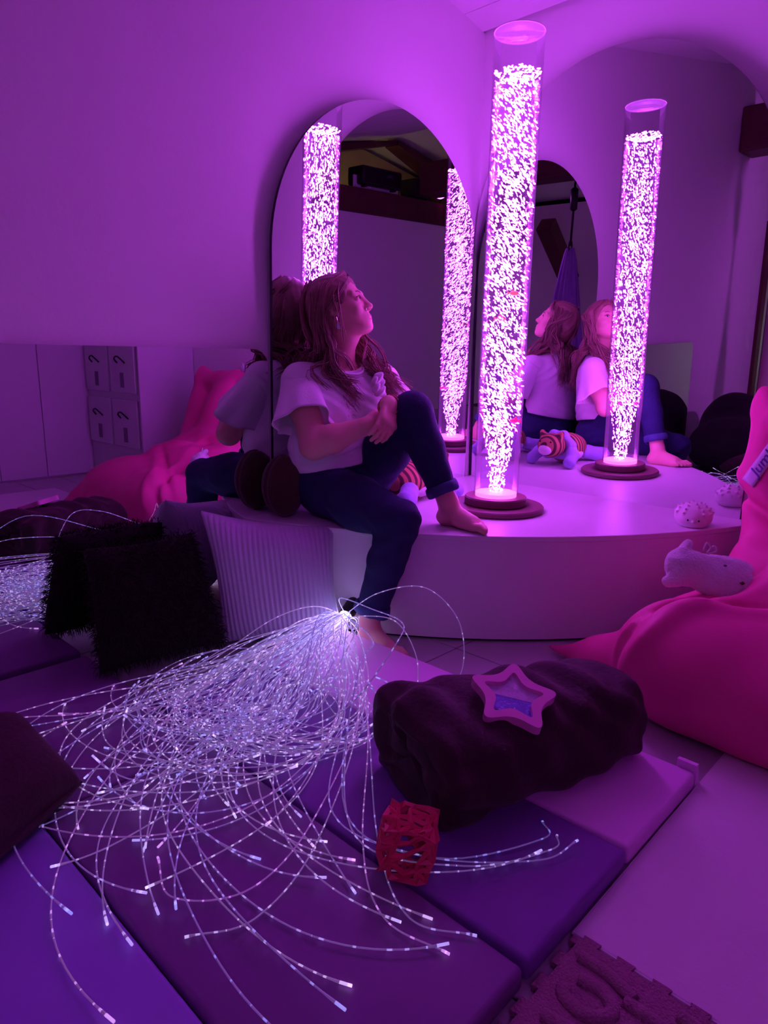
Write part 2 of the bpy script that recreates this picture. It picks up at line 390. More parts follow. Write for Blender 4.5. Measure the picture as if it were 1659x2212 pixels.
# bubbles: several thousand elongated blobs rising in slanting streams, one part
def blob(nu=5, nv=4):
    V = [(0,0,-1)]; F = []
    for j in range(1, nv):
        a = PI*j/nv-PI/2
        for i in range(nu): b = 2*PI*i/nu; V.append((math.cos(a)*math.cos(b), math.cos(a)*math.sin(b), math.sin(a)))
    V.append((0,0,1)); m_ = len(V)-1
    for i in range(nu): F.append((0, 1+(i+1) % nu, 1+i)); F.append((m_, m_-nu+i, m_-nu+(i+1) % nu))
    T = []
    for j in range(nv-2):
        for i in range(nu):
            a = 1+j*nu+i; b = 1+j*nu+(i+1) % nu; T += [(a, b, b+nu), (a, b+nu, a+nu)]
    return np.array(V), np.array(F+T)
BV, BF = blob()
def bubbles():
    r = np.random.RandomState(3); VV = []; FF = []; o = 0; k = 0
    NB = 2900
    while k < NB:
        z = .075+(WZ-.078)*r.rand()**1.0
        spread = min(1.0, .34+ (z-.07)/.34*.66)            # the plume opens out above the nozzle
        if z < .5 and r.rand() > .35+.65*spread: continue
        rr = math.sqrt(r.rand())*(TR-.007)*spread; a = 2*PI*r.rand()
        if r.rand() > .45+.55*(1-rr/TR): continue           # denser core
        x = rr*math.cos(a); y = rr*math.sin(a)
        s = .0017+.0022*r.rand()**1.6; L = s*(1.3+2.4*r.rand())
        if z < .2: L = s*(1.0+1.2*r.rand())
        tilt = (.75+.35*r.randn()) if z > .3 else .5*r.randn()
        # streams lean to one side: long axis slants down to the viewer's right
        d = unit((-.7*math.sin(tilt)*.98+.25*r.randn()*.5, .72*math.sin(tilt)+.25*r.randn()*.5, math.cos(tilt)))
        u = unit(np.cross(d, (0.3,.9,.2))); v_ = np.cross(d, u)
        P = BV[:, :1]*s*u+BV[:, 1:2]*s*v_+BV[:, 2:]*L*d
        VV.append(P+(x, y, z)); FF.append(BF+o); o += len(BV); k += 1
    # foam ring at the surface
    for i in range(190):
        a = 2*PI*r.rand(); rr = (TR-.008)*math.sqrt(r.rand()); s = .0026+.0022*r.rand()
        P = BV*s*np.array((1.2,1.2,.7)); VV.append(P+(rr*math.cos(a), rr*math.sin(a), WZ+.002*r.randn()+.010*(rr/TR)**2)); FF.append(BF+o); o += len(BV)
    return me_np('bubbles', np.concatenate(VV), np.concatenate(FF))
bubmat = mat('lit_bubbles', (.9,.9,.95), .3, 0, emit=LAMP, estr=LAMP_E)
ob = link('bubbles', bubbles(), tb, bubmat, True); ob['kind'] = 'stuff'
# small plastic fish drifting in the tube
def fish(loc, col, ang, label):
    t = thing('toy_fish', label, 'toy fish', loc, (0,0,ang), 'plastic fish inside the bubble tube')
    m = mat('fish_'+label[:9].replace(' ','_'), col, .35, .15, 40)
    S = Soft((-.03,-.012,-.018), (.03,.012,.018), .0015); S.ell((.003,0,0), (.017,.006,.009), k=.003); S.ell((.012,0,-.001),(.008,.005,.006),k=.003)
    link('body', S.mesh('body'), t, m, True)
    link('tail', me_prism('tail', [(-.012,0),(-.026,.010),(-.022,0),(-.026,-.010)], -.0012, .0012, 'xz'), t, m)
    link('fin', me_prism('fin', [(-.006,.007),(.006,.008),(-.006,.016)], -.001, .001, 'xz'), t, m)
    for s_ in (-1, 1): link('eye', me_lathe('eye', [(0,-.0016),(.0016,0),(0,.0016)], 8), t, mat('black_eye', (.01,.01,.01), .2, 0), loc=(.015, s_*.0048, .002))
fish((TX-.035, TY-.055, HP+.83), (.9,.75,.1), -.7, 'yellow plastic fish floating highest in the bubble tube')
fish((TX-.06, TY-.02, HP+.74), (.95,.35,.05), -.9, 'orange plastic fish below the yellow one in the tube')
fish((TX+.01, TY-.064, HP+.36), (.9,.03,.08), 2.4, 'red plastic fish lowest in the bubble tube')
# ================================================================== lamps and machines at the far end of the room, mostly seen in the mirrors
BLK = mat('black_plastic', (.02,.02,.02), .4, .1, 20)
t = thing('wall_lamp', 'small shaded wall lamp lighting the far white wall', 'lamp', (XW, -.50, .72))
link('shade', me_prism('shade', [(.21,-.18),(.215,-.18),(.25,.16),(.245,.16)], -.16, .16, 'xz'), t, mat('grey_shade', (.3,.3,.3), .6))
link('bulb', me_lathe('bulb', [(0,-.06),(.022,-.05),(.03,-.02),(.024,.02),(0,.045)], 16), t, mat('bulb_glass', (.9,.9,.85), .3, 0, emit=(1,.9,.78), estr=BACK_E), True, loc=(.15,0,.05))
link('arm', me_tube('arm', [(0,0,-.1),(.15,0,-.1),(.15,0,.0)], .006, 6), t, BLK)
BZ = 2.44
t = thing('projector', 'black video projector on a white shelf above the beam', 'projector', (-2.96, YF-.06, BZ))
link('shelf', me_box('shelf', -.34, .34, -.13, .16, .001, .022, .003), t, mat('white_shelf', (.75,.74,.76), .5))
link('body', me_box('body', -.30, .30, -.12, .12, .04, .22, .02), t, BLK); link('lens', me_lathe('lens', [(0,0),(.045,0),(.05,.03),(.04,.035),(0,.03)], 24), t, mat('lens_glass', (.03,.03,.05), .1, 0), loc=(-.1,.12,.13)); t.children[-1].rotation_euler = (-PI/2,0,0)
for sx in (-.22,.22): link('foot', me_box('foot', sx-.02, sx+.02, -.08, .08, .022, .045), t, BLK)
t = thing('stage_lamp', 'small black violet wash lamp beside the projector', 'lamp', (-3.93, YF-.03, BZ))
link('yoke', me_tube('yoke', spline([(-.10,0,.12),(-.10,0,.02),(0,0,.003),(.10,0,.02),(.10,0,.12)], 20), .006, 6), t, BLK)
hd = link('lamp_head', me_lathe('lamp_head', [(0,-.10),(.05,-.10),(.075,-.06),(.08,.06),(.085,.062),(.085,.07),(.076,.07),(.074,.05),(0,.05)], 28), t, BLK, True, loc=(0,.03,.12))
aim = Vector((-2.5,0,1.55))-Vector((-3.93, YF, BZ+.12)); hd.rotation_euler = aim.to_track_quat('Z', 'Y').to_euler()
link('front_glass', me_lathe('front_glass', [(0,.051),(.074,.051),(.074,.054),(0,.054)], 28), hd, mat('violet_lens', (.5,.3,.7), .3, 0, emit=LAMP, estr=.25))
ld = bpy.data.lights.new('stage_lamp_beam', 'SPOT'); ld.energy = WASH_W; ld.color = LAMP; ld.spot_size = math.radians(92); ld.spot_blend = 1.0; ld.shadow_soft_size = .07
lo_ = bpy.data.objects.new('stage_lamp_beam', ld); COL.objects.link(lo_); lo_.parent = t; lo_.location = Vector((0,.03,.12))+aim.normalized()*.085; lo_.rotation_euler = aim.to_track_quat('-Z', 'Y').to_euler()
t = thing('loft_fill_bulb', 'small added warm bulb hidden behind the beam, lighting the ochre gable', 'lamp', (-3.25, YF-.52, 2.15))  # unseen bulb, added so that the ochre gable shows up
link('base', me_lathe('base', [(0,.0),(.05,.0),(.05,.02),(.018,.03),(.018,.05),(0,.05)], 20), t, BLK, True); link('bulb', me_lathe('bulb', [(0,.05),(.016,.05),(.028,.08),(.022,.11),(0,.12)], 16), t, mat('warm_bulb', (.9,.85,.7), .3, 0, emit=(1,.72,.34), estr=60.0), True)
t = thing('amplifier', 'black amplifier box with a red standby light on the beam', 'amplifier', (-3.62, YF-.06, BZ))
link('case', me_box('case', -.14, .14, -.12, .12, .012, .20, .012), t, BLK); link('standby_light', me_lathe('standby_light', [(0,-.006),(.007,0),(0,.006)], 12), t, mat('red_led', (1,.05,.05), .3, 0, emit=(1,.02,.05), estr=6), loc=(-.05,.123,.04))
for sx in (-.1,.1): link('foot', me_box('foot', sx-.015, sx+.015, -.08, .08, .0, .014), t, BLK)
# fabric hammock hanging from a rope (mirror view only)
t = thing('hammock', 'violet fabric hammock swing hanging from a black rope', 'hammock', (-3.80, -1.68, 0))
link('rope', me_tube('rope', [(0,0,2.468),(.01,0,2.42),(0,0,2.25),(0,0,1.86)], .012, 8), t, BLK, True); link('swivel', me_tube('swivel', [(.01,0,2.40),(.01,0,2.38),(0,0,2.20),(0,0,2.18)], [.012,.038,.036,.012], 12), t, BLK, True)
link('carabiner', me_tube('carabiner', [(.0+.03*math.cos(a), 0, 1.86+.05*math.sin(a)) for a in np.linspace(0, 2*PI, 20)], .008, 6), t, BLK)
V = []; F = []; nu, nv = 60, 30
for j in range(nv):
    s = j/(nv-1)
    for i in range(nu):
        a = 2*PI*i/nu; rr = .03+.20*s**.8+.02*s*math.sin(7*a+3*s)+.012*math.sin(13*a); V.append((rr*math.cos(a)*.55, rr*math.sin(a)*1.1, 1.84-1.2*s))
for j in range(nv-1):
    for i in range(nu): F.append((j*nu+i, j*nu+(i+1) % nu, (j+1)*nu+(i+1) % nu, (j+1)*nu+i))
link('fabric', me_py('fabric', V, F), t, mat('violet_fabric', (.30,.16,.48), .8, .15, 12, .2, 60), True)
# ================================================================== mats on the floor
MT = .045
VIN = {'lilac': mat('lilac_vinyl', (.90,.45,.90), .48, .05, 4, .06, 18), 'violet': mat('deep_violet_vinyl', (.25,.09,.42), .45, .06, 4, .06, 18),
       'plum': mat('plum_vinyl', (.24,.10,.30), .47, .06, 4, .06, 18), 'blue': mat('blue_violet_vinyl', (.34,.20,.66), .47, .05, 4, .06, 18)}
def panel_mat(label, panels, y0, y1):
    t = thing('folding_mat', label, 'mat', ((panels[0][0]+panels[-1][1])/2, (y0+y1)/2, 0), group='folding floor mats'); ox, oy = t.location.x, t.location.y
    for x0, x1, c in panels: link('panel', me_box('panel', x0+.003-ox, x1-.003-ox, y0-oy, y1-oy, .001, MT, .010, 3), t, VIN[c], True); autosmooth(t.children[-1], 50)
    link('fold_strip', me_box('fold_strip', panels[0][0]+.02-ox, panels[-1][1]-.02-ox, y0+.012-oy, y1-.012-oy, .0012, .012), t, VIN[panels[0][2]])
    return t
a = panel_mat('folding mat under the brown roll, one lilac and one deep violet panel', [(-2.0,-1.635,'violet'),(-1.635,-1.27,'lilac')], -1.645, -.42)
link('end_tab', me_prism('end_tab', [(-1.272,.012),(-1.25,.012),(-1.262,.062),(-1.275,.062)], -1.645, -1.60, 'xz'), a, VIN['lilac'], loc=(-a.location.x, -a.location.y, 0))
panel_mat('folding mat nearest the viewer, one plum and one blue violet panel', [(-2.80,-2.41,'blue'),(-2.41,-2.006,'plum')], -1.645, -.735)
panel_mat('plum folding mat lying against the low mirror', [(-2.80,-2.41,'plum'),(-2.41,-2.006,'plum')], -.725, -.02)
# white foam sheet
t = thing('white_mat', 'thin plain white floor mat beside the beanbag', 'mat', (-1.35,-2.25,0))
link('sheet', me_box('sheet', -.505, .42, -.8, .6, .001, .010, .003), t, mat('white_foam', (.80,.72,.80), .7, .04, 6, .08, 90))
link('edge_binding', me_tube('edge_binding', [(-.505,-.8,.005),(-.505,.6,.005),(.42,.6,.005)], .0045, 6), t, mat('white_foam'))
# textured puzzle mat
t = thing('puzzle_mat', 'brown foam puzzle mat with raised winding ridges', 'mat', (-1.865,-1.655,0))
PZ = mat('brown_foam', (.40,.18,.28), .8, .15, 30, .6, 220)
def toothed():
    P = []; L = .42; n = 7
    for i in range(n):                               # edge along -y, teeth towards +x
        y = -L*i/n; s = L/n
        P += [(0, y), (0, y-.28*s), (.012, y-.24*s), (.012, y-.76*s), (0, y-.72*s)]
    P.append((0, -L))
    for i in range(n): x = -L*i/n; s = L/n; P += [(x-.0, -L), (x-.3*s, -L), (x-.3*s, -L-.012), (x-.7*s, -L-.012), (x-.7*s, -L)]
    P.append((-L, -L)); P.append((-L, 0))
    for i in range(n):
        x = -L+L*i/n; s = L/n; P += [(x+.28*s, 0), (x+.24*s, -.012), (x+.76*s, -.012), (x+.72*s, 0)]
    return P
link('foam_tile', me_prism('foam_tile', toothed(), .0, .013, 'xy'), t, PZ)
W = [[(-.035,-.03),(-.035,-.08),(-.05,-.13)], [(-.075,-.05),(-.07,-.09),(-.095,-.115),(-.125,-.09),(-.12,-.05),(-.105,-.04)],
     [(-.06,-.12),(-.065,-.2),(-.075,-.3),(-.07,-.38)], [(-.17,-.04),(-.16,-.10),(-.15,-.17),(-.13,-.24),(-.135,-.34)], [(-.215,-.03),(-.22,-.09),(-.20,-.15),(-.21,-.22),(-.20,-.3)],
     [(-.27,-.04),(-.26,-.12),(-.28,-.2),(-.26,-.3)], [(-.10,-.16),(-.105,-.2),(-.1,-.26)], [(-.33,-.05),(-.31,-.14),(-.33,-.24)], [(-.025,-.19),(-.03,-.25),(-.025,-.34)]]
for w_ in W:
    p = spline([(x, y, .013) for x, y in w_], 22); V, F = tube_arrays(p, .0125, 8); V[:, 2] = .013+(V[:, 2]-.013)*.85
    link('ridge', me_py('ridge', V, F), t, PZ, True)
# ================================================================== brown velvet blanket roll
VELV = mat('brown_velvet', (.040,.012,.018), .8, .3, 12, .25, 60, sheen=.18, sheencol=(.8,.5,.6))
def roll():
    A = np.array((-1.832,-1.232,MT+.001)); B = np.array((-1.262,-1.415,MT+.001)); ax = unit(B-A); pr_ = np.array((-ax[1], ax[0], 0)); L = np.linalg.norm(B-A)
    if pr_@np.array((-1,-1,0)) < 0: pr_ = -pr_
    ns, nt = 90, 110; V = []; F = []
    for i in range(ns):
        s = i/(ns-1); hw = .180*(1-s)+.140*s; hh = .108*(1-s)+.094*s
        e = min(1, (min(s, 1-s)/.045)); e = (1-(1-e)**2)**.5 if e < 1 else 1
        e = .82+.18*e
        for j in range(nt):
            a = 2*PI*j/nt
            n_ = .006*math.sin(3*a+5*s)+.009*math.sin(9*s*PI+2.2*math.sin(a*2+1))*max(0, math.sin(a))+.0045*math.sin(21*s+4*math.cos(a*1.0+s*3))+.004*math.sin(33*s*(1+.2*math.sin(a))+a*2)
            if s < .35: n_ += .011*(1-s/.35)*math.sin(5*a+11*s+2*math.sin(3*a))
            r1 = hw*e+n_; r2 = hh*e+n_*.8
            c, sn = math.cos(a), math.sin(a); c = math.copysign(abs(c)**(.72 if sn > 0 else .45), c); sn = math.copysign(abs(sn)**(.78 if sn > 0 else .6), sn)
            z = hh+r2*sn; z = max(z, .004-.0)
            V.append(A+ax*(s*L)+pr_*(r1*c)+np.array((0, 0, z-.0+.0)))
    for i in range(ns-1):
        for j in range(nt): F.append((i*nt+j, i*nt+(j+1) % nt, (i+1)*nt+(j+1) % nt, (i+1)*nt+j))
    # spiral folded ends
    for end, s0, sg in ((0, 0.0, -1), (ns-1, 1.0, 1)):
        base = len(V); ring = [V[end*nt+j] for j in range(nt)]; c0 = np.mean(ring, 0); K = 14
        for k in range(1, K):
            f = 1-k/K
            for j in range(nt):
                a = 2*PI*j/nt; ph = (k+a/(2*PI)*3.5); d = sg*.014*abs(math.sin(ph*PI*.9+.6*math.sin(3*a)))*(1 if k > 1 else .4)-sg*.022*(1-f)*(1 if end == 0 else .3)
                V.append(c0+(ring[j]-c0)*f*(1+.04*math.sin(4*a+k))+ax*d)
        prev = end*nt
        for k in range(1, K):
            cur = base+(k-1)*nt
            for j in range(nt): F.append((prev+j, cur+j, cur+(j+1) % nt, prev+(j+1) % nt))
            prev = cur
        V.append(c0-ax*sg*.01); ci = len(V)-1
        for j in range(nt): F.append((prev+j, ci, prev+(j+1) % nt))
    me = me_py('blanket', V, F); bm = bmesh.new(); bm.from_mesh(me); bmesh.ops.recalc_face_normals(bm, faces=bm.faces); bm.to_mesh(me); bm.free(); return me
t = thing('blanket_roll', 'dark brown velvet blanket roll lying on the mats under the star', 'blanket', (0,0,0))
link('blanket', roll(), t, VELV, True)
# ================================================================== star with gel window
def star_pts(ro, ri, rnd, n=5, ph=0.0, sub=7):
    P = []
    for i in range(2*n):
        a = ph+PI*i/n; r = ro if i % 2 == 0 else ri; P.append((r*math.cos(a), r*math.sin(a)))
    out = []
    m_ = len(P)
    for i in range(m_):
        p0 = np.array(P[i-1]); p1 = np.array(P[i]); p2 = np.array(P[(i+1) % m_]); f = rnd
        a = p1+(p0-p1)*f; b = p1+(p2-p1)*f
        for k in range(sub): u = k/(sub-1); out.append(tuple((1-u)**2*a+2*u*(1-u)*p1+u*u*b))
    return out
ST = thing('gel_star', 'pink star-shaped frame with blue and violet gel on the brown roll', 'toy')
zs = unit((-.17,-.28,.94)); xs_ = unit(np.cross((-.2,.85,0.3), zs)); ys_ = np.cross(zs, xs_)
ST.matrix_world = Matrix([[xs_[0],ys_[0],zs[0],-1.632],[xs_[1],ys_[1],zs[1],-1.358],[xs_[2],ys_[2],zs[2],.252],[0,0,0,1]])
def ring_prism(name, outer, inner, z0, z1):
    n = len(outer); V = []; F = []
    for P, z in ((outer, z0), (outer, z1), (inner, z1), (inner, z0)): V += [(x, y, z) for x, y in P]
    for k in range(4):
        for i in range(n): a = k*n+i; b = k*n+(i+1) % n; c = ((k+1) % 4)*n; F.append((a, b, c+(i+1) % n, c+i))
    return me_py(name, V, F)
so = star_pts(.108, .060, .38, ph=.42); si = star_pts(.074, .038, .3, ph=.42)
o = link('frame', ring_prism('frame', so, si, 0, .022), ST, mat('pink_foam', (.85,.28,.62), .6, .04, 12)); bm = bmesh.new(); bm.from_mesh(o.data); bmesh.ops.recalc_face_normals(bm, faces=bm.faces); bm.to_mesh(o.data); bm.free()
link('backing', me_prism('backing', star_pts(.094, .052, .3, ph=.42), .001, .006, 'xy'), ST, mat('dark_backing', (.06,.04,.15), .5))
def clip(P, side):
    out = []
    for i in range(len(P)):
        a = P[i]; b = P[(i+1) % len(P)]; fa = (a[0]*.9+a[1]*.35)*side; fb = (b[0]*.9+b[1]*.35)*side
        if fa >= 0: out.append(a)
        if (fa >= 0) != (fb >= 0): t_ = fa/(fa-fb); out.append((a[0]+(b[0]-a[0])*t_, a[1]+(b[1]-a[1])*t_))
    return out
gi = star_pts(.074, .038, .3, ph=.42)
link('gel', me_prism('gel', clip(gi, 1), .006, .011, 'xy'), ST, mat('violet_gel', (.60,.45,.95), .08, .5, 60, .6, 60, coat=1))
link('gel', me_prism('gel', clip(gi, -1), .006, .010, 'xy'), ST, mat('blue_gel', (.16,.12,.75), .08, .4, 50, .5, 60, coat=1))
# ================================================================== red lattice cube
def lattice():
    r = random.Random(5); bm = bmesh.new(); bmesh.ops.create_cube(bm, size=1.0); bmesh.ops.subdivide_edges(bm, edges=bm.edges, cuts=3, use_grid_fill=True)
    for f in list(bm.faces):
        if r.random() < .85: bmesh.ops.connect_verts(bm, verts=[f.verts[0], f.verts[2]] if r.random() < .5 else [f.verts[1], f.verts[3]])
    es = [e for e in bm.edges if r.random() < .22]; bmesh.ops.dissolve_edges(bm, edges=es, use_verts=False)
    for v in bm.verts:
        p = v.co+Vector((r.uniform(-.07,.07), r.uniform(-.07,.07), r.uniform(-.07,.07)))
        q = p.normalized()*.56; v.co = p*.62+q*.38
    return me_bm('lattice', bm)
t = thing('lattice_cube', 'small red plastic lattice cube among the light fibres', 'toy', (-1.975,-1.365,MT+.053), (.12,.08,.62))
me = lattice(); o = link('shell', me, t, mat('red_plastic', (.72,.04,.12), .4, .08, 20))
o.scale = (.098,.098,.098)
wf = o.modifiers.new('struts', 'WIREFRAME'); wf.thickness = .115; wf.use_even_offset = True
bv = o.modifiers.new('soft', 'BEVEL'); bv.width = .015; bv.segments = 1
# ================================================================== hedgehog night light
t = thing('hedgehog_lamp', 'white rubber hedgehog night light on the platform edge', 'night light', (-.225,-1.215,HP), (0,0,math.radians(-160)))
t.scale = (.76,.76,.80)
RUB = mat('white_silicone', (.78,.74,.76), .5, .03, 10, sss=.1)
S = Soft((-.115,-.115,-.004), (.115,.115,.125), .003)
S.ell((0,0,.042), (.098,.088,.062), k=.01); S.ell((.052,0,.028), (.05,.06,.034), k=.02); S.cone((.095,0,.03),(.108,0,.033),.010,.006,.008)
S.plane((0,0,.001), (0,0,-1))
for ring, (el, n_) in enumerate(((.35,11),(.65,10),(.95,7),(1.25,4))):
    for i in range(n_):
        a = .55+(2*PI-1.1)*i/(n_-1) if el < .9 else 2*PI*i/n_+.3
        p = np.array((.098*math.cos(el)*math.cos(a), .088*math.cos(el)*math.sin(a), .042+.062*math.sin(el))); d = unit(p*np.array((1/.0096,1/.0077,1/.0038))-np.array((0,0,.042/.0038)))
        S.cone(p, p+d*.006, .0085, .005, .006)
link('body', S.mesh('body'), t, RUB, True)
for s_ in (-1, 1): link('eye', me_lathe('eye', [(0,-.005),(.0045,-.002),(.0045,.002),(0,.005)], 12), t, mat('black_eye', (.01,.01,.01), .2, 0), loc=(.0995, s_*.024, .038))
# ================================================================== scatter cushions
def pillow(c00, c10, c11, c01, thick, nu=60, nv=60, ridges=0, ramp=.006, bulge=.45, seed=1, pinch=.06, wr=.004):
    """soft cushion over four corners (order round the edge); ridges run from the first edge to the opposite one"""
    C = [np.asarray(c, float) for c in (c00, c10, c11, c01)]; nrm = unit(np.cross(C[1]-C[0], C[3]-C[0])); r = np.random.RandomState(seed); ph = r.rand(6)*6
    V = []; F = []; ctr = sum(C)/4
    def pt(u, v, side):
        p = (1-u)*(1-v)*C[0]+u*(1-v)*C[1]+u*v*C[2]+(1-u)*v*C[3]
        a, b = 2*u-1, 2*v-1
        pin = 1-pinch*((1-abs(a)**2)*abs(b)**3+(1-abs(b)**2)*abs(a)**3)        # straight edges pull in, corners stick out
        p = ctr+(p-ctr)*pin
        h = max(0, (1-a**4))**bulge*max(0, (1-b**4))**bulge
        h *= 1+.05*math.sin(5*u+ph[0])*math.sin(4*v+ph[1])
        d = thick*.5*h+wr*h*(math.sin(11*u+6*v+ph[2])+math.sin(9*v-7*u+ph[3]))*.5
        if ridges: d += ramp*(abs(math.sin(PI*ridges*u))-.5)*min(1, h*3)
        return p+nrm*d*side
    for side in (1, -1):
        for j in range(nv+1):
            for i in range(nu+1): V.append(pt(i/nu, j/nv, side))
    n1 = (nu+1)*(nv+1)
    for j in range(nv):
        for i in range(nu):
            a = j*(nu+1)+i; F.append((a, a+1, a+nu+2, a+nu+1)); a += n1; F.append((a, a+nu+1, a+nu+2, a+1))
    me = me_py('cover', V, F); bm = bmesh.new(); bm.from_mesh(me); bmesh.ops.remove_doubles(bm, verts=bm.verts, dist=1e-5); bmesh.ops.recalc_face_normals(bm, faces=bm.faces); bm.to_mesh(me); bm.free()
    return me
t = thing('corduroy_cushion', 'large pale corduroy cushion leaning on the platform', 'cushion')
link('cover', pillow((-1.62,-.195,.02), (-1.285,-.445,.02), (-1.215,-.32,.39), (-1.635,-.115,.475), .21, 180, 50, 26, .007, .5, 3, .09), t, mat('pale_corduroy', (.58,.55,.68), .9, .05, 10, .2, 150, sheen=.2), True)
t = thing('furry_cushion', 'black-brown shaggy cushion propped against the low mirror', 'cushion')
FUR = mat('dark_fur', (.016,.012,.010), .95, .3, 40)
fc = pillow((-2.05,-.21,.055), (-1.66,-.27,.055), (-1.66,-.10,.40), (-2.02,-.085,.41), .15, 40, 40, 0, 0, .4, 5)
o = link('cover', fc, t, FUR, True)
def fur(me, n, L, seed, rad=.0016):
    r = np.random.RandomState(seed); P = np.array([v.co for v in me.vertices]); N = np.array([v.normal for v in me.vertices]); V = []; F = []
    for k in range(n):
        i = r.randint(len(P)); p = P[i]+r.randn(3)*.005; d = unit(N[i]+.45*r.randn(3)+np.array((0,0,-.45))); l = L*(.6+.8*r.rand()); s = unit(np.cross(d, r.randn(3)))*rad
        m_ = p+d*l*.55+r.randn(3)*.002; b = len(V); V += [p-s, p+s, m_+s*.6, m_-s*.6, p+d*l+np.array((0,0,-.006))]; F += [(b,b+1,b+2,b+3),(b+3,b+2,b+4)]
    return me_py('pile', V, F)
o = link('pile', fur(fc, 9000, .024, 2), t, FUR); o['kind'] = 'stuff'
t = thing('brown_cushion', 'dark brown velvety cushion at the left edge of the mats', 'cushion')
link('cover', pillow((-2.69,-.97,.105), (-2.325,-.755,.095), (-2.35,-.47,.145), (-2.76,-.56,.18), .17, 44, 44, 0, 0, .5, 8, .08), t, VELV, True)
link('edge_piping', me_tube('edge_piping', spline([(-2.67,-.955,.105),(-2.50,-.855,.098),(-2.333,-.755,.096)], 16), .005, 6), t, VELV, True)
# small brown plush ball beside the person
t = thing('plush_ball', 'round brown plush ball cushion wedged behind the person', 'cushion', (-1.262,-.088,HP+.118))
S = Soft((-.12,-.12,-.155), (.12,.12,.155), .004); S.ell((0,0,0), (.082,.078,.117), k=.01); S.warp(lambda X, Y, Z: .0025*wob(X, Y, Z, 40)+.004*np.exp(-(Y/.008)**2))
link('ball', S.mesh('ball'), t, mat('brown_plush', (.07,.04,.022), .95, .25, 25, .4, 120, sheen=.3), True)
for s_ in (-1, 1): link('button', me_lathe('button', [(0,.0),(.012,.0),(.012,.003),(0,.005)], 16), t, mat('brown_button', (.1,.05,.03), .5), loc=(0,0,.114 if s_ > 0 else -.118))
# black slumped floor cushion beyond the brown one (seen in the right mirror)
t = thing('black_beanbag', 'black slumped beanbag on the floor by the left wall', 'beanbag', (-2.98,-.36,0))
S = Soft((-.6,-.42,-.01), (.6,.36,.66), .014); S.ell((0,0,.2), (.46,.30,.22), k=.05); S.ell((-.12,.05,.40), (.30,.22,.20), k=.1); S.ell((.25,-.05,.25), (.22,.22,.20), k=.1)
S.warp(lambda X, Y, Z: .012*wob(X, Y, Z, 12)+.006*wob(X, Y, Z, 27, 1.0)); S.plane((0,0,.048), (0,0,-1)); S.plane((0,.335,0), (0,1,0)); link('cover', S.mesh('cover'), t, mat('black_velour', (.02,.016,.02), .9, .2, 14, .2, 60), True)
link('seam', me_tube('seam', spline([(-.40,-.12,.30),(-.25,-.16,.45),(0,-.19,.46),(.25,-.22,.40),(.42,-.14,.27)], 30), .005, 6), t, mat('black_velour'))
# ================================================================== fibre-optic light bundle
def fibre_mat():
    m = bpy.data.materials.new('lit_fibre'); m.use_nodes = True; nt = m.node_tree; N = nt.nodes; L = nt.links; b = N['Principled BSDF']
    b.inputs['Base Color'].default_value = (.7,.7,.8,1); b.inputs['Roughness'].default_value = .2
    at = N.new('ShaderNodeAttribute'); at.attribute_name = 'tt'; al = N.new('ShaderNodeAttribute'); al.attribute_name = 'tl'; ac = N.new('ShaderNodeAttribute'); ac.attribute_name = 'hue'
    def M(op, a, b_=None):
        n = N.new('ShaderNodeMath'); n.operation = op
        for i, v in enumerate((a, b_)):
            if v is None: continue
            if isinstance(v, (int, float)): n.inputs[i].default_value = v
            else: L.new(v, n.inputs[i])
        return n.outputs[0]
    dec = M('ADD', M('MULTIPLY', M('POWER', 2.718, M('MULTIPLY', at.outputs['Fac'], -8.0)), 1.5), .07)   # fades along the fibre
    no = N.new('ShaderNodeTexNoise'); no.noise_dimensions = '1D'; no.inputs['Scale'].default_value = 1.0; no.inputs['Detail'].default_value = 0; L.new(M('MULTIPLY', al.outputs['Fac'], 70.0), no.inputs['W'])
    sp = M('MULTIPLY', M('GREATER_THAN', no.outputs['Fac'], .64), .55)                                   # side notches sparkle
    tip = M('MULTIPLY', M('GREATER_THAN', at.outputs['Fac'], .988), .7)
    cr = N.new('ShaderNodeValToRGB'); e = cr.color_ramp.elements; e[0].color = (.24,.28,1,1); e[1].color = (.75,.26,1,1); n2 = e.new(.45); n2.color = (.50,.36,1,1); n3 = e.new(.75); n3.color = (.74,.60,1,1)
    L.new(ac.outputs['Fac'], cr.inputs[0]); L.new(cr.outputs[0], b.inputs['Emission Color'])
    L.new(M('ADD', M('ADD', dec, sp), tip), b.inputs['Emission Strength'])
    m.cycles.emission_sampling = 'NONE'
    return m
FIB = fibre_mat()
HD = np.array((-1.262,-.430,.088)); HDIR = unit((-.78,-.30,-.30))
fb = thing('fibre_light', 'bundle of glowing fibre-optic strands spilling across the mats', 'lamp')
link('sleeve', me_tube('sleeve', [HD-HDIR*.11, HD-HDIR*.105, HD-HDIR*.01, HD], [.024,.027,.027,.025], 20), fb, mat('black_plastic', (.02,.02,.02), .4, .1, 20), True)
link('light_head', me_tube('light_head', [HD-HDIR*.002, HD+HDIR*.006], [.0225,.0225], 20), fb, mat('fibre_head', (1,1,1), .3, 0, emit=(.74,.68,1.0), estr=11.0))
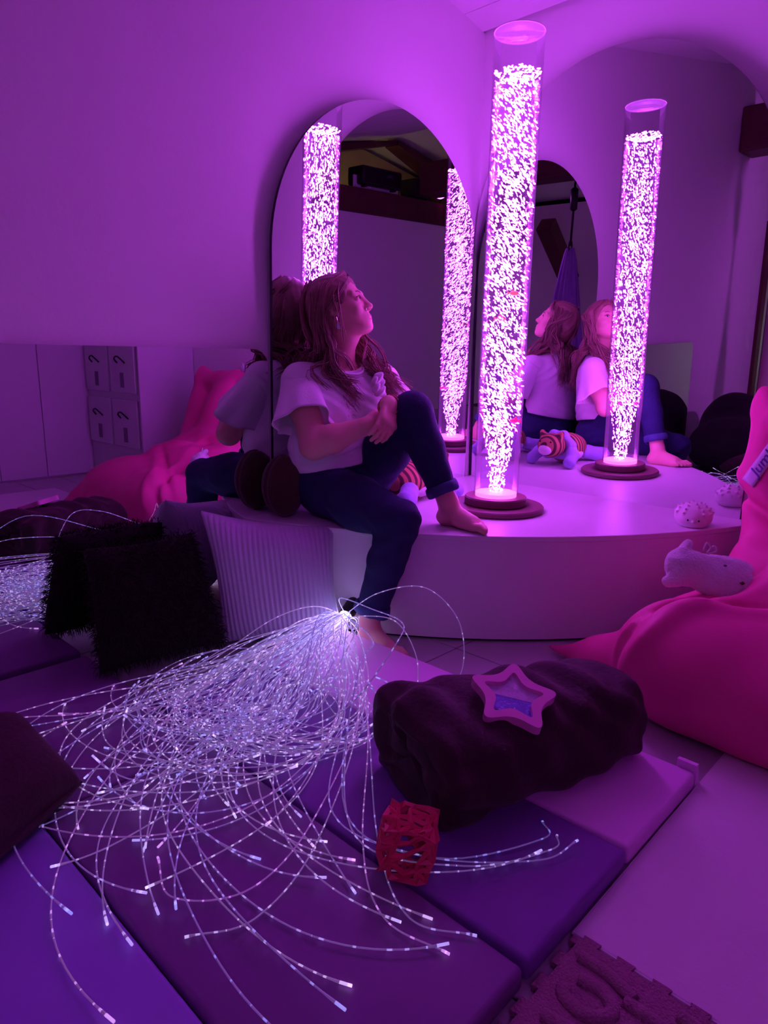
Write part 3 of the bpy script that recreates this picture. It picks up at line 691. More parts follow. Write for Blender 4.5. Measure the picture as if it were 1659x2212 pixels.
def fibres(n=135, seed=22):
    """each strand leaves the head, sags to the mat and runs on in a smooth springy curve"""
    r = np.random.RandomState(seed); made = 0; tries = 0
    A = np.array((-1.832,-1.232)); B = np.array((-1.262,-1.415)); ab = B-A
    def roll_d(p):
        t_ = np.clip(((p-A)@ab)/(ab@ab), 0, 1); return np.linalg.norm(p-A-t_*ab)
    while made < n and tries < 20000:
        tries += 1; g = r.rand(); N = 72
        th0 = math.radians(216+11*r.randn())
        if g < .50: L = r.uniform(.95,1.75); turn = math.radians(-46+30*r.randn()); k2 = r.uniform(.6,6.0) if r.rand() < .8 else r.uniform(-4,0)
        elif g < .93: L = r.uniform(1.0,1.75); turn = math.radians(4+24*r.randn()); k2 = r.choice((-1,1), p=(.45,.55))*r.uniform(1.2,5.5)
        else: L = r.uniform(1.1,1.5); turn = math.radians(14+10*r.randn()); k2 = r.uniform(.8,3.0)
        ds = L/(N-1); s = np.linspace(0, L, N); sag = np.clip((s-.12)/.42, 0, 1); th = th0+turn*sag*sag*(3-2*sag)+k2*np.maximum(0, s-.42)**1.15*1.0+.10*np.sin(s*9+6*r.rand())
        xy = np.cumsum(np.stack([np.cos(th), np.sin(th)], 1)*ds, 0)+HD[:2]+HDIR[:2]*.004
        h0 = r.uniform(.02,.11); z = HD[2]+h0*np.sin(PI*np.clip(s/.62, 0, 1))-(HD[2]-MT-.004-.02*r.rand()**2)*np.clip(s/.58, 0, 1)**1.6
        z = z+.010*r.rand()*(1+np.sin(s*7+6*r.rand()))*np.clip((s-.4)/.3, 0, 1); z[-8:] += np.linspace(0, 1, 8)**2*.03*max(0, r.randn()-.6)
        pts = np.c_[xy, np.maximum(z, MT+.003)]
        if xy[:, 0].min() < -2.56 or xy[:, 1].min() < -1.61 or xy[:, 1].max() > -.28 or xy[30:, 0].max() > -1.45: continue
        if any(roll_d(p[:2]) < .20 and p[2] < .29 for p in pts[12:]): continue
        off = r.randn(3)*.0075; s0 = np.linspace(1, 0, N)**6; pts += s0[:, None]*off
        yield pts; made += 1
def arcs():   # a few springy strands standing up in loops
    for P in ([HD, (-1.37,-.54,.15), (-1.36,-.68,.26), (-1.30,-.82,.30), (-1.27,-.93,.22), (-1.33,-1.00,.11), (-1.45,-1.02,.055)],
              [HD, (-1.39,-.54,.14), (-1.40,-.66,.19), (-1.38,-.78,.20), (-1.40,-.88,.13), (-1.47,-.95,.06)],
              [HD, (-1.40,-.55,.22), (-1.45,-.75,.25), (-1.52,-.93,.28), (-1.62,-1.00,.27), (-1.72,-.96,.14), (-1.75,-.88,.06)],
              [HD, (-1.42,-.60,.18), (-1.55,-.85,.21), (-1.80,-1.05,.28), (-2.0,-1.22,.10), (-1.93,-1.40,.055), (-1.74,-1.515,.055), (-1.70,-1.49,.06)],
              [HD, (-1.42,-.58,.17), (-1.58,-.85,.18), (-1.86,-1.08,.18), (-2.02,-1.27,.08), (-1.91,-1.45,.055), (-1.75,-1.54,.05), (-1.71,-1.53,.055)],
              [HD, (-1.45,-.62,.15), (-1.76,-.96,.12), (-2.01,-1.19,.09), (-1.95,-1.38,.06), (-1.80,-1.54,.055), (-1.70,-1.57,.06)],
              [HD, (-1.40,-.60,.15), (-1.70,-.95,.10), (-2.02,-1.15,.06), (-2.22,-1.21,.052), (-2.33,-1.13,.052), (-2.30,-1.02,.052)],
              [HD, (-1.40,-.60,.15), (-1.72,-.97,.10), (-2.05,-1.20,.06), (-2.25,-1.27,.052), (-2.36,-1.22,.052)],
              [HD, (-1.40,-.60,.15), (-1.72,-1.0,.10), (-1.97,-1.28,.06), (-2.07,-1.45,.052), (-2.02,-1.56,.052)],
              [HD, (-1.40,-.60,.15), (-1.72,-1.0,.10), (-2.0,-1.27,.06), (-2.10,-1.42,.052), (-2.08,-1.55,.052)],
              [HD, (-1.45,-.50,.15), (-1.78,-.50,.07), (-2.13,-.42,.055), (-2.33,-.33,.07), (-2.36,-.45,.055), (-2.30,-.62,.17)],
              [HD, (-1.42,-.45,.17), (-1.56,-.42,.16), (-1.72,-.40,.10), (-1.90,-.43,.06), (-1.95,-.50,.055)]):
        yield spline(P, 64)
rf = np.random.RandomState(4)
for pts in list(arcs())+list(fibres()):
    n_ = len(pts); rad = np.full(n_, .0017); rad[-1] = .0026; rad[-2] = .0026; V, F = tube_arrays(pts, rad, 5)
    me = me_py('strand', V, F); seg = np.r_[0, np.cumsum(np.linalg.norm(np.diff(pts, axis=0), axis=1))]
    for nm, val in (('tt', np.repeat(np.linspace(0, 1, n_), 5)), ('tl', np.repeat(seg+rf.rand()*50, 5)), ('hue', np.full(n_*5, rf.rand()))):
        a_ = me.attributes.new(nm, 'FLOAT', 'POINT'); a_.data.foreach_set('value', val.astype(np.float32))
    link('strand', me, fb, FIB, True)
# ================================================================== the person seated on the platform edge
PZ0 = HP
def P3(x, y, z): return np.array((x, y, z+PZ0))
SKIN = mat('skin', (.78,.42,.36), .5, .05, 8, .05, 90, spec=.35, sss=.08)
DENIM = mat('dark_denim', (.017,.024,.095), .85, .22, 18, .25, 240)
COTTON = mat('white_cotton', (.82,.80,.84), .85, .03, 8, .12, 140)
HAIR = mat('blond_hair', (.30,.15,.12), .45, .35, 30, spec=.5)
pe = thing('person', 'woman in white t-shirt and rolled dark jeans sitting on the platform, gazing at the tube', 'person', (0,0,0))
# joints
hipR, kneeR, ankR = P3(-1.145,-.19,.105), P3(-1.185,-.605,.062), P3(-1.245,-.530,-.295)
hipL, kneeL, ankL = P3(-.965,-.21,.11), P3(-.985,-.475,.405), P3(-.918,-.600,.085)
pel, wai, che, nek = P3(-1.065,-.175,.125), P3(-1.065,-.165,.27), P3(-1.045,-.155,.43), P3(-1.037,-.150,.548)
shR, shL = P3(-1.195,-.115,.50), P3(-.875,-.215,.50)
elR, wrR = P3(-1.262,-.262,.285), P3(-1.128,-.395,.358)
elL, wrL = P3(-.815,-.33,.30), P3(-1.068,-.437,.428)
sd = unit(shR-shL); fwd = unit(np.cross((0,0,1), sd)); fwd = fwd if fwd[1] < 0 else -fwd     # chest direction
RT = np.stack([-sd, fwd, np.array((0,0,1.))], 1)                                             # torso axes as columns
# head frame
hc = P3(-1.056,-.168,.766); hf = unit((.52*math.cos(.34), -.854*math.cos(.34), math.sin(.34)))
hl = unit(np.cross((0,0,1), hf)); hu = np.cross(hf, hl)
rollh = -.06; hl, hu = hl*math.cos(rollh)+hu*math.sin(rollh), hu*math.cos(rollh)-hl*math.sin(rollh)
RH = np.stack([hf, hl, hu], 1)
HS = 1.04
def Hd(f, l, u): return hc+HS*(hf*f+hl*l+hu*u)
def build_body():
    S = Soft(P3(-1.36,-.83,-.40), P3(-.70,-.02,.93), .0055,
             fine=((0,-1.17,-.86,.003),(1,-.50,-.06,.003),(1,-.81,-.69,.003),(2,PZ0-.01,PZ0+.032,.003),(2,PZ0+.33,PZ0+.46,.003),(2,PZ0+.62,PZ0+.93,.003)))
    # torso and neck
    S.ell(pel, (.165,.115,.11), RT, .03); S.ell(wai, (.135,.10,.13), RT, .06); S.ell(che, (.145,.10,.13), RT, .06)
    S.cone(shR, shL, .052, .052, .05); S.cone(nek-(0,0,.03), Hd(-.022,0,-.085), .060, .054, .03); S.cone(Hd(.0,0,-.09), Hd(.02,0,-.05), .050, .055, .03)
    # skull, jaw, face
    S.ell(Hd(-.012,0,.022), np.array((.096,.075,.084))*HS, RH, .02); S.ell(Hd(.030,0,-.02), np.array((.064,.064,.075))*HS, RH, .02)
    S.ell(Hd(.043,0,-.066), np.array((.048,.055,.040))*HS, RH, .025); S.cone(Hd(.078,.010,-.093), Hd(.078,-.010,-.093), .020, .020, .020)
    for s_ in (-1, 1):
        S.cone(Hd(.005,.054*s_,-.052), Hd(.060,.024*s_,-.088), .022, .020, .024)          # jaw line
        S.ell(Hd(.063,.038*s_,-.030), (.022,.022,.018), RH, .02)                            # cheek
        S.cone(Hd(.083,.014*s_,.020), Hd(.070,.046*s_,.022), .012, .010, .014)              # brow
        S.ell(Hd(.090,.031*s_,.000), (.013,.016,.010), RH, .010, 'sub')                     # eye socket
        S.ell(Hd(.0745,.031*s_,-.001), (.0155,.0165,.0145), RH, .004)                       # lid
        # ear
        S.ell(Hd(-.004,.076*s_,-.012), (.016,.008,.028), RH, .006); S.ell(Hd(-.001,.083*s_,-.010), (.008,.006,.017), RH, .003, 'sub'); S.cone(Hd(.002,.074*s_,-.036), Hd(.006,.074*s_,-.042), .008, .007, .005)
    S.cone(Hd(.086,0,.012), Hd(.105,0,-.030), .0085, .0115, .012); S.ell(Hd(.107,0,-.032), (.0120,.0130,.0105), RH, .007)
    for s_ in (-1, 1): S.ell(Hd(.099,.0130*s_,-.036), (.011,.0075,.0085), RH, .005); S.ell(Hd(.103,.008*s_,-.0445), (.006,.004,.004), RH, .003, 'sub')
    S.ell(Hd(.080,0,-.064), (.020,.028,.020), RH, .016)                                      # muzzle
    S.cone(Hd(.0955,.014,-.0625), Hd(.0955,-.014,-.0625), .0055, .0055, .004); S.cone(Hd(.094,.012,-.0730), Hd(.094,-.012,-.0730), .0062, .0062, .004)
    S.cone(Hd(.1035,.020,-.0676), Hd(.1035,-.020,-.0676), .0028, .0028, .003, 'sub')
    # arms
    S.chain((shR, shR+(elR-shR)*.45, elR), (.058,.056,.047), .03); S.chain((elR, elR+(wrR-elR)*.35, wrR), (.047,.049,.031), .02)
    S.chain((shL, shL+(elL-shL)*.45, elL), (.058,.054,.046), .03); S.chain((elL, elL+(wrL-elL)*.35, wrL), (.046,.046,.030), .02)
    # hands: left hand laid over the right wrist, its fingers bent down over the right hand
    def hand(w, pdir, down, thumb, spread, curl, k=.007):
        pdir = unit(pdir); down = unit(np.asarray(down)-pdir*np.dot(down, pdir)); side = np.cross(pdir, down)
        kn = w+pdir*.072
        S.box(w+pdir*.045, (.047,.036,.014), .013, np.stack([pdir, side, down], 1), .014)
        S.cone(w-pdir*.012, w+pdir*.02, .026, .022, .014)
        for i, (o_, l0) in enumerate(((-.0285,.036),(-.0095,.041),(.0095,.039),(.0275,.031))):
            a = kn+side*o_; d1 = unit(pdir*math.cos(curl)+down*math.sin(curl)+side*o_*spread); b = a+d1*l0
            d2 = unit(pdir*math.cos(curl*2.0)+down*math.sin(curl*2.0)+side*o_*spread); c = b+d2*l0*.68
            d3 = unit(pdir*math.cos(curl*2.7)+down*math.sin(curl*2.7)); e_ = c+d3*l0*.52
            S.chain((a-pdir*.012, b, c, e_), (.0100,.0092,.0084,.0068), .004)
        tb_ = w+pdir*.022+side*thumb*.030; t1 = tb_+unit(pdir*.75+side*thumb*.55+down*.35)*.040; t2 = t1+unit(pdir*.95+down*.45)*.028
        S.chain((w+pdir*.01+side*thumb*.016, tb_, t1, t2), (.015,.0135,.0105,.0080), .006)
        return kn
    hand(wrR, np.array((.78,-.30,.12)), np.array((.25,.75,-.55)), 1, 2.0, .45)
    hand(wrL, np.array((-.50,-.42,-.62)), np.array((-.15,.75,-.35)), 1, 2.0, .42)
    # legs and feet
    S.chain((hipR, hipR+(kneeR-hipR)*.5, kneeR), (.085,.075,.055), .03); S.chain((kneeR, kneeR+(ankR-kneeR)*.35, ankR), (.055,.054,.034), .02)
    S.chain((hipL, hipL+(kneeL-hipL)*.5, kneeL), (.085,.075,.055), .03); S.chain((kneeL, kneeL+(ankL-kneeL)*.35, ankL), (.055,.054,.034), .02)
    def foot(ank, heel, toe, big):
        z0 = heel[2]; d = unit(np.array((toe[0]-heel[0], toe[1]-heel[1], 0))); s_ = np.cross((0,0,1), d)*big      # s_ points to the big-toe side
        L = np.linalg.norm(toe-heel); up = np.array((0,0,1.))
        S.cone(ank, heel+d*.045+up*.032, .034, .034, .02); S.ell(heel+d*.022+up*.027, (.028,.028,.027), k=.02)
        S.cone(heel+d*.06+up*.045, heel+d*L*.62+up*.028, .036, .026, .02)
        S.cone(heel+d*.03+up*.018-s_*.012, heel+d*L*.68+up*.017-s_*.020, .020, .018, .02); S.cone(heel+d*L*.45+up*.024+s_*.016, heel+d*L*.72+up*.018+s_*.018, .022, .019, .02)
        for s2 in (-1, 1): S.ell(ank+s_*s2*.028-up*.004, (.013,.013,.015), k=.012)
        for i in range(5):
            o_ = .027-.0145*i; l_ = (.048,.050,.046,.040,.031)[i]; r_ = (.0135,.0098,.0094,.0090,.0085)[i]
            a = heel+d*(L*.74-i*.006)+s_*o_+up*.016; b = a+d*l_*.55+up*.004; c = a+d*l_+s_*(.002)-up*(.004)
            S.chain((a, b, c), (r_*1.05, r_, r_*.92), .006)
    foot(ankR, P3(-1.232,-.482,-.388), P3(-1.262,-.692,-.388), 1)
    foot(ankL, P3(-.912,-.555,.002), P3(-.905,-.785,.002), -1)
    S.warp(lambda X, Y, Z: np.where(Z < PZ0-.3888, .02, 0)+0*X+0*Y)
    return S.mesh('body')
link('body', build_body(), pe, SKIN, True)
# eyes, brows, lips, nails, jewellery
EYE = mat('eye_white', (.75,.72,.72), .15, 0); IRI = mat('iris', (.05,.06,.08), .1, 0)
for s_ in (-1, 1):
    e = link('eye', me_lathe('eye', [(0.0105*math.sin(a), -.0105*math.cos(a)) for a in np.linspace(0, PI, 10)], 16), pe, EYE, True); e.location = Hd(.0795,.031*s_,-.001)
    g = unit(hf*.93+hu*.25+hl*.05); q = Vector(g).to_track_quat('Z', 'Y')
    e.rotation_euler = q.to_euler(); link('iris', me_lathe('iris', [(0,.0085),(.0056,.0088),(.0045,.0101),(0,.0109)], 14), e, IRI, True)
    b0 = [Hd(.094,.016*s_,.0185), Hd(.089,.032*s_,.0245), Hd(.074,.049*s_,.019)]; link('eyebrow', me_tube('eyebrow', spline(b0, 10), [.0022]*3+[.0026]*4+[.0018]*2+[.001], 6), pe, HAIR, True)
    lsh = [Hd(.0885,.018*s_,.002), Hd(.091,.031*s_,.0075), Hd(.083,.046*s_,.003)]; link('eyelash', me_tube('eyelash', spline(lsh, 8), .0013, 5), pe, mat('dark_lash', (.02,.012,.012), .6, 0))
LIP = mat('lips', (.62,.20,.24), .4, .08, 40)
link('lips', me_tube('lips', spline([Hd(.0925,.019,-.067), Hd(.1000,.009,-.0615), Hd(.1010,0,-.063), Hd(.1000,-.009,-.0615), Hd(.0925,-.019,-.067)], 14), [.0010]+[.0026]*12+[.0010], 6), pe, LIP, True)
link('lips', me_tube('lips', spline([Hd(.0925,.016,-.0715), Hd(.0990,.006,-.0740), Hd(.0990,-.006,-.0740), Hd(.0925,-.016,-.0715)], 12), [.0010]+[.0030]*10+[.0010], 6), pe, LIP, True)
er = link('earring', me_lathe('earring', [(0,-.0015),(.0095,-.0015),(.011,0),(.0095,.0015),(0,.0015)], 24), pe, mat('white_enamel', (.85,.84,.88), .25, .02), True); er.location = Hd(.004,-.088,-.072)+np.array((0,0,-.004)); er.rotation_euler = Vector(-hl+hf*.1).to_track_quat('Z', 'Y').to_euler()
link('ear_wire', me_tube('ear_wire', [Hd(.004,-.080,-.042), Hd(.004,-.086,-.055), Hd(.004,-.087,-.064)], .0009, 5), pe, mat('silver', (.8,.8,.8), .2, 0, metal=1))
link('nose_ring', me_tube('nose_ring', [Hd(.102+.005*math.cos(a), -.0195-.0015*math.sin(a), -.042+.005*math.sin(a)) for a in np.linspace(0, 2*PI, 14)], .0009, 5), pe, mat('silver'))
wd = unit(wrL-elL); wu = unit(np.cross(wd, (0,0,1))); wv = np.cross(wd, wu)
for k, (off, col) in enumerate(((-.014,(.45,.06,.06)),(-.024,(.10,.05,.05)),(-.005,(.55,.30,.12)))):
    c_ = wrL+wd*off; link('bracelet', me_tube('bracelet', [c_+(wu*math.cos(a)+wv*math.sin(a))*.0400 for a in np.linspace(0, 2*PI, 28)], .0026, 6), pe, mat('bracelet_%s' % 'abc'[k], col, .5, .1, 60), True)
# jeans
def build_jeans():
    S = Soft(P3(-1.30,-.72,-.36), P3(-.84,-.03,.52), .0055)
    S.ell(pel+np.array((0,.0,-.005)), (.185,.135,.125), RT, .03)
    S.chain((hipR, hipR+(kneeR-hipR)*.5, kneeR), (.098,.091,.071), .035); S.chain((kneeR, kneeR+(ankR-kneeR)*.4, ankR+(kneeR-ankR)*.10), (.070,.064,.053), .02)
    S.chain((hipL, hipL+(kneeL-hipL)*.5, kneeL), (.098,.090,.070), .035); S.chain((kneeL, kneeL+(ankL-kneeL)*.4, ankL+(kneeL-ankL)*.16), (.069,.062,.050), .02)
    S.warp(lambda X, Y, Z: .0032*wob(X, Y, Z, 34)+.0022*np.sin(Z*95+3*np.sin(X*22)+2*np.sin(Y*30))*np.exp(-((Z-PZ0-.02)/.16)**2)+.002*np.sin((Z+Y)*120+X*25)*np.exp(-((Z-PZ0+.27)/.06)**2))
    dR = unit(ankR-kneeR); dL = unit(ankL-kneeL)
    cR = ankR-dR*.045; cL = ankL-dL*.055
    S.cone(cR-dR*.0, cR+dR*.35, .047, .05, .006, 'sub') if False else None
    X, Y, Z = S._co((slice(None),)*3)
    for c_, d_, r_ in ((cR, dR, .12), (cL, dL, .12)):
        ax_ = (X-c_[0])*d_[0]+(Y-c_[1])*d_[1]+(Z-c_[2])*d_[2]; rad2 = (X-c_[0])**2+(Y-c_[1])**2+(Z-c_[2])**2
        S.F = np.where((rad2 < .0196), np.maximum(S.F, ax_), S.F).astype(np.float32)
    # flat seat on the board
    S.F = np.where(((X-PC)**2+(Y-PC)**2 < (PR0-.01)**2), np.maximum(S.F, PZ0+.003-Z), S.F).astype(np.float32)
    return S.mesh('jeans'), (cR, dR), (cL, dL)
jm, cuR, cuL = build_jeans()
jn = link('jeans', jm, pe, DENIM, True)
def cuff(c, d, r, h=.036):
    u = unit(np.cross(d, (0.2,1,.1))); v = np.cross(d, u); V = []; F = []; n = 36
    prof = [(r-.007, .0), (r+.001, h*.02), (r+.004, -h*.1), (r+.0065, -h*.5), (r+.004, -h*.95), (r-.002, -h*1.05), (r-.010, -h*.98), (r-.0105, -h*.2)]
    for (rr, z) in prof:
        for i in range(n):
            a = 2*PI*i/n; w_ = .0018*math.sin(5*a+1)+.0012*math.sin(9*a); V.append(c-d*(z)*1.0-d*h*.55+(u*math.cos(a)+v*math.sin(a))*(rr+w_)+d*.003*math.sin(2*a+.5))
    k = len(prof)
    for j in range(k):
        for i in range(n): F.append((j*n+i, j*n+(i+1) % n, ((j+1) % k)*n+(i+1) % n, ((j+1) % k)*n+i))
    me = me_py('cuff', V, F); bm = bmesh.new(); bm.from_mesh(me); bmesh.ops.recalc_face_normals(bm, faces=bm.faces); bm.to_mesh(me); bm.free(); return me
DEN2 = mat('denim_inside', (.05,.075,.20), .85, .2, 20, .25, 240)
link('cuff', cuff(*cuR, .058), jn, DEN2, True); link('cuff', cuff(*cuL, .055), jn, DEN2, True)
# t-shirt
def build_shirt():
    S = Soft(P3(-1.34,-.42,.12), P3(-.76,.0,.64), .005)
    S.ell(wai+np.array((-.01,-.005,-.04)), (.185,.130,.155), RT, .05); S.ell(wai+np.array((0,0,.04)), (.168,.120,.14), RT, .06); S.ell(che, (.170,.115,.145), RT, .06)
    for s_ in (-1, 1): S.ell(che+RT@np.array((.078*s_,.088,-.035)), (.078,.066,.078), RT, .04)
    S.cone(shR+(0,0,.004), shL+(0,0,.004), .062, .062, .05); S.cone(nek-(0,0,.05), nek+(0,0,-.005), .085, .066, .04)
    S.chain((shR, shR+(elR-shR)*.35), (.066,.070), .03); S.chain((shL, shL+(elL-shL)*.35), (.066,.070), .03)
    S.warp(lambda X, Y, Z: .0028*wob(X, Y, Z, 30, 1.0)+.003*np.sin((X*.6-Z)*85+2*np.sin(Y*25))*np.exp(-((Z-PZ0-.23)/.06)**2)+.0022*np.sin((X+Z*.8)*110+1.5*np.sin(Z*30))*np.exp(-((Z-PZ0-.46)/.07)**2))
    # neckline
    S.ell(nek+fwd*.045+np.array((0,0,.055)), (.080,.080,.070), RT, .006, 'sub')
    hem = P3(-1.2,-.2,.178); S.plane(hem, unit(np.array((.13,-.10,-1.0))))
    # inside hollow at the hem
    return S.mesh('t_shirt')
sh = link('t_shirt', build_shirt(), pe, COTTON, True)
def sleeve(sj, ej, flare, seed, length=.215, out=None):
    d = unit(ej-sj); u = unit(np.cross(d, (0,0,1.)) if out is None else np.asarray(out)-d*np.dot(out, d)); v = np.cross(d, u); n, m_ = 64, 18; V = []; F = []; r = np.random.RandomState(seed); ph = r.rand(3)*6
    for j in range(m_):
        s = j/(m_-1)
        for i in range(n):
            a = 2*PI*i/n; rr = .064+(flare-.064)*s**1.25+.010*s**2*math.sin(4*a+ph[0])+.007*s*s*math.sin(7*a+ph[1])
            ln = length*(1+.10*math.sin(2*a+ph[2])*s)
            c_ = sj-d*.02+d*ln*s-np.array((0,0,.006*s))
            V.append(c_+(u*math.cos(a)*1.10+v*math.sin(a)*.95)*rr)
    for j in range(m_-1):
        for i in range(n): F.append((j*n+i, j*n+(i+1) % n, (j+1)*n+(i+1) % n, (j+1)*n+i))
    me = me_py('sleeve', V, F); o = link('sleeve', me, sh, COTTON, True); sm = o.modifiers.new('cloth', 'SOLIDIFY'); sm.thickness = .003; sm.offset = 0
sleeve(shR+(0,0,.0), shR+(elR-shR)*1.0+np.array((-.02,.015,.02)), .098, 3, .20)
sleeve(shL+(0,0,.0), shL+(elL-shL)*1.0+np.array((.02,.03,.02)), .096, 5, .20)
link('neck_band', me_tube('neck_band', spline([nek+RT@np.array((.070*math.cos(a), .045+.072*math.sin(a)*1.0, .018-.036*max(0, math.sin(a)))) for a in np.linspace(-.35, PI+.35, 16)], 40), .004, 6), sh, COTTON, True)
# folded fabric bow on the left chest
bw = che+RT@np.array((.088,.150,.060))
for k, (o_, r_) in enumerate((((0,0,.022),(.026,.012,.030)),((.010,.002,-.020),(.024,.012,.022)),((-.012,.006,.002),(.014,.012,.030)))):
    S = Soft(bw-.06, bw+.06, .0028); S.ell(bw+RT@np.array(o_), r_, RT, .006); S.warp(lambda X, Y, Z: .0040*np.sin((Z-X)*150+k*2)); link('bow_fold', S.mesh('bow_fold'), sh, COTTON, True)
# hair: close cap plus long loose locks
def build_hair():
    S = Soft(hc-.15, hc+.15, .0035)
    S.ell(Hd(-.016,0,.026), np.array((.108,.088,.096))*HS, RH, .02); S.ell(Hd(-.050,0,-.03), (.070,.078,.085), RH, .04)
    S.ell(Hd(.085,0,-.045), (.106,.080,.102), RH, .016, 'sub'); S.ell(Hd(.098,0,.018), (.064,.066,.056), RH, .014, 'sub')
    for s_ in (-1,): S.ell(Hd(.012,.086*s_,-.018), (.026,.022,.036), RH, .008, 'sub')
    S.ell(Hd(.0,0,-.115), (.07,.07,.05), RH, .012, 'sub')
    S.warp(lambda X, Y, Z: .0009*np.sin(((X-hc[0])*hl[0]+(Y-hc[1])*hl[1])*260+6*np.sin((Z-hc[2])*14))+.0012*wob(X, Y, Z, 90))
    return S.mesh('hair')
hr = link('hair', build_hair(), pe, HAIR, True)
def locks():
    r = np.random.RandomState(9); out = []
    def lock(P, n=11, sp=.0105, r0=.0017):      # a clump of fine strands that share one path
        base = spline(P, 20); t_ = np.linspace(0, 1, 20); T = np.gradient(base, axis=0); T /= np.linalg.norm(T, axis=1)[:, None]
        u = np.cross(T, hf+.2*hl); u /= np.linalg.norm(u, axis=1)[:, None]+1e-9; v = np.cross(T, u)
        for q in range(n):
            a = 2*PI*r.rand(); d = sp*math.sqrt(r.rand()); w_ = (.35+.65*np.sin(PI*np.minimum(t_*.9+.05, 1)))*d; tw = a+1.2*t_*r.randn()
            p = base+u*(w_*np.cos(tw))[:, None]+v*(w_*np.sin(tw)*.6)[:, None]+np.outer(t_**3, r.randn(3)*.010)+u*(.0022*np.sin(t_*9+6*r.rand()))[:, None]
            out.append(tube_arrays(p, r0*(.8+.5*r.rand())*(1-.7*t_**4), 4))
    for k in range(84):
        side = -1 if k % 2 == 0 else 1; a = r.rand(); j = lambda s: r.randn(3)*s
        f0 = .072-.15*a; top = Hd(f0*.9, .010*side+.004*r.randn(), .113-.05*abs(f0)*4)         # along the parting
        z = r.rand()
        if side == -1:      # right side, nearest the viewer: swept back behind the ear, some over the shoulder
            m1 = Hd(f0*.50-.030, -.090-.004*r.rand(), .052); m2 = Hd(-.052-.045*a, -.080+.010*r.randn(), -.045); m3 = Hd(-.070-.03*a, -.062+.025*r.randn(), -.13)
            if z < .45: e1 = P3(-1.100+.03*r.randn(), -.195+.02*r.randn(), .525); e2 = P3(-1.085+.02*r.randn(), -.282+.012*r.randn(), .450+.03*r.randn()); m2 = Hd(-.038-.02*a, -.084, -.05); m3 = Hd(-.042, -.076+.01*r.randn(), -.12)
            else: e1 = P3(-1.095+.05*r.randn(), -.055+.012*r.randn(), .56); e2 = P3(-1.095+.05*r.randn(), -.045+.008*r.randn(), .44+.05*r.randn())
        else:               # left side: falls forward over the chest
            m1 = Hd(f0*.7, .089+.004*r.rand(), .050); m2 = Hd(.010+.02*r.randn(), .093+.005*r.randn(), -.04); m3 = Hd(-.01+.03*r.randn(), .090+.012*r.randn(), -.115)
            if z < .74: e1 = P3(-.935+.025*r.randn(), -.262+.02*r.randn(), .55); e2 = P3(-.905+.028*r.randn(), -.325+.012*r.randn(), .455+.04*r.randn())
            else: e1 = P3(-.98+.04*r.randn(), -.075+.02*r.randn(), .575); e2 = P3(-.99+.05*r.randn(), -.055+.012*r.randn(), .45+.04*r.randn())
        lock([top+j(.002), m1+j(.003), m2+j(.005), m3+j(.008), (m3+e1)/2+j(.010), e1+j(.008), e2+j(.008)])
    for k in range(26):      # back of the head
        a = r.uniform(-1, 1); lock([Hd(-.03+.02*r.randn(), .012*a, .118), Hd(-.095, .055*a, .075), Hd(-.122, .070*a, -.01), Hd(-.112, .075*a, -.09), P3(-1.05-.07*a+.02*r.randn(), -.058, .59), P3(-1.05-.10*a+.02*r.randn(), -.045, .45+.04*r.randn())])
    for P in ([Hd(.070,-.012,.085), Hd(.062,-.055,.055), Hd(.030,-.085,.020), Hd(-.010,-.092,-.01), Hd(-.040,-.088,-.05)], [Hd(.060,-.012,.092), Hd(.048,-.062,.062), Hd(.015,-.090,.025), Hd(-.030,-.092,-.02), Hd(-.055,-.085,-.08)], [Hd(.05,-.03,.095), Hd(.036,-.088,.03), Hd(.026,-.092,-.03), Hd(.012,-.088,-.09), Hd(.0,-.08,-.13)], [Hd(.045,-.02,.10), Hd(.02,-.09,.03), Hd(.012,-.096,-.03), Hd(-.005,-.09,-.10)]): lock(P, 4, .004)
    V, F = join_arrays(out); return me_py('locks', V, F)
o = link('locks', locks(), hr, HAIR, True); o['kind'] = 'stuff'
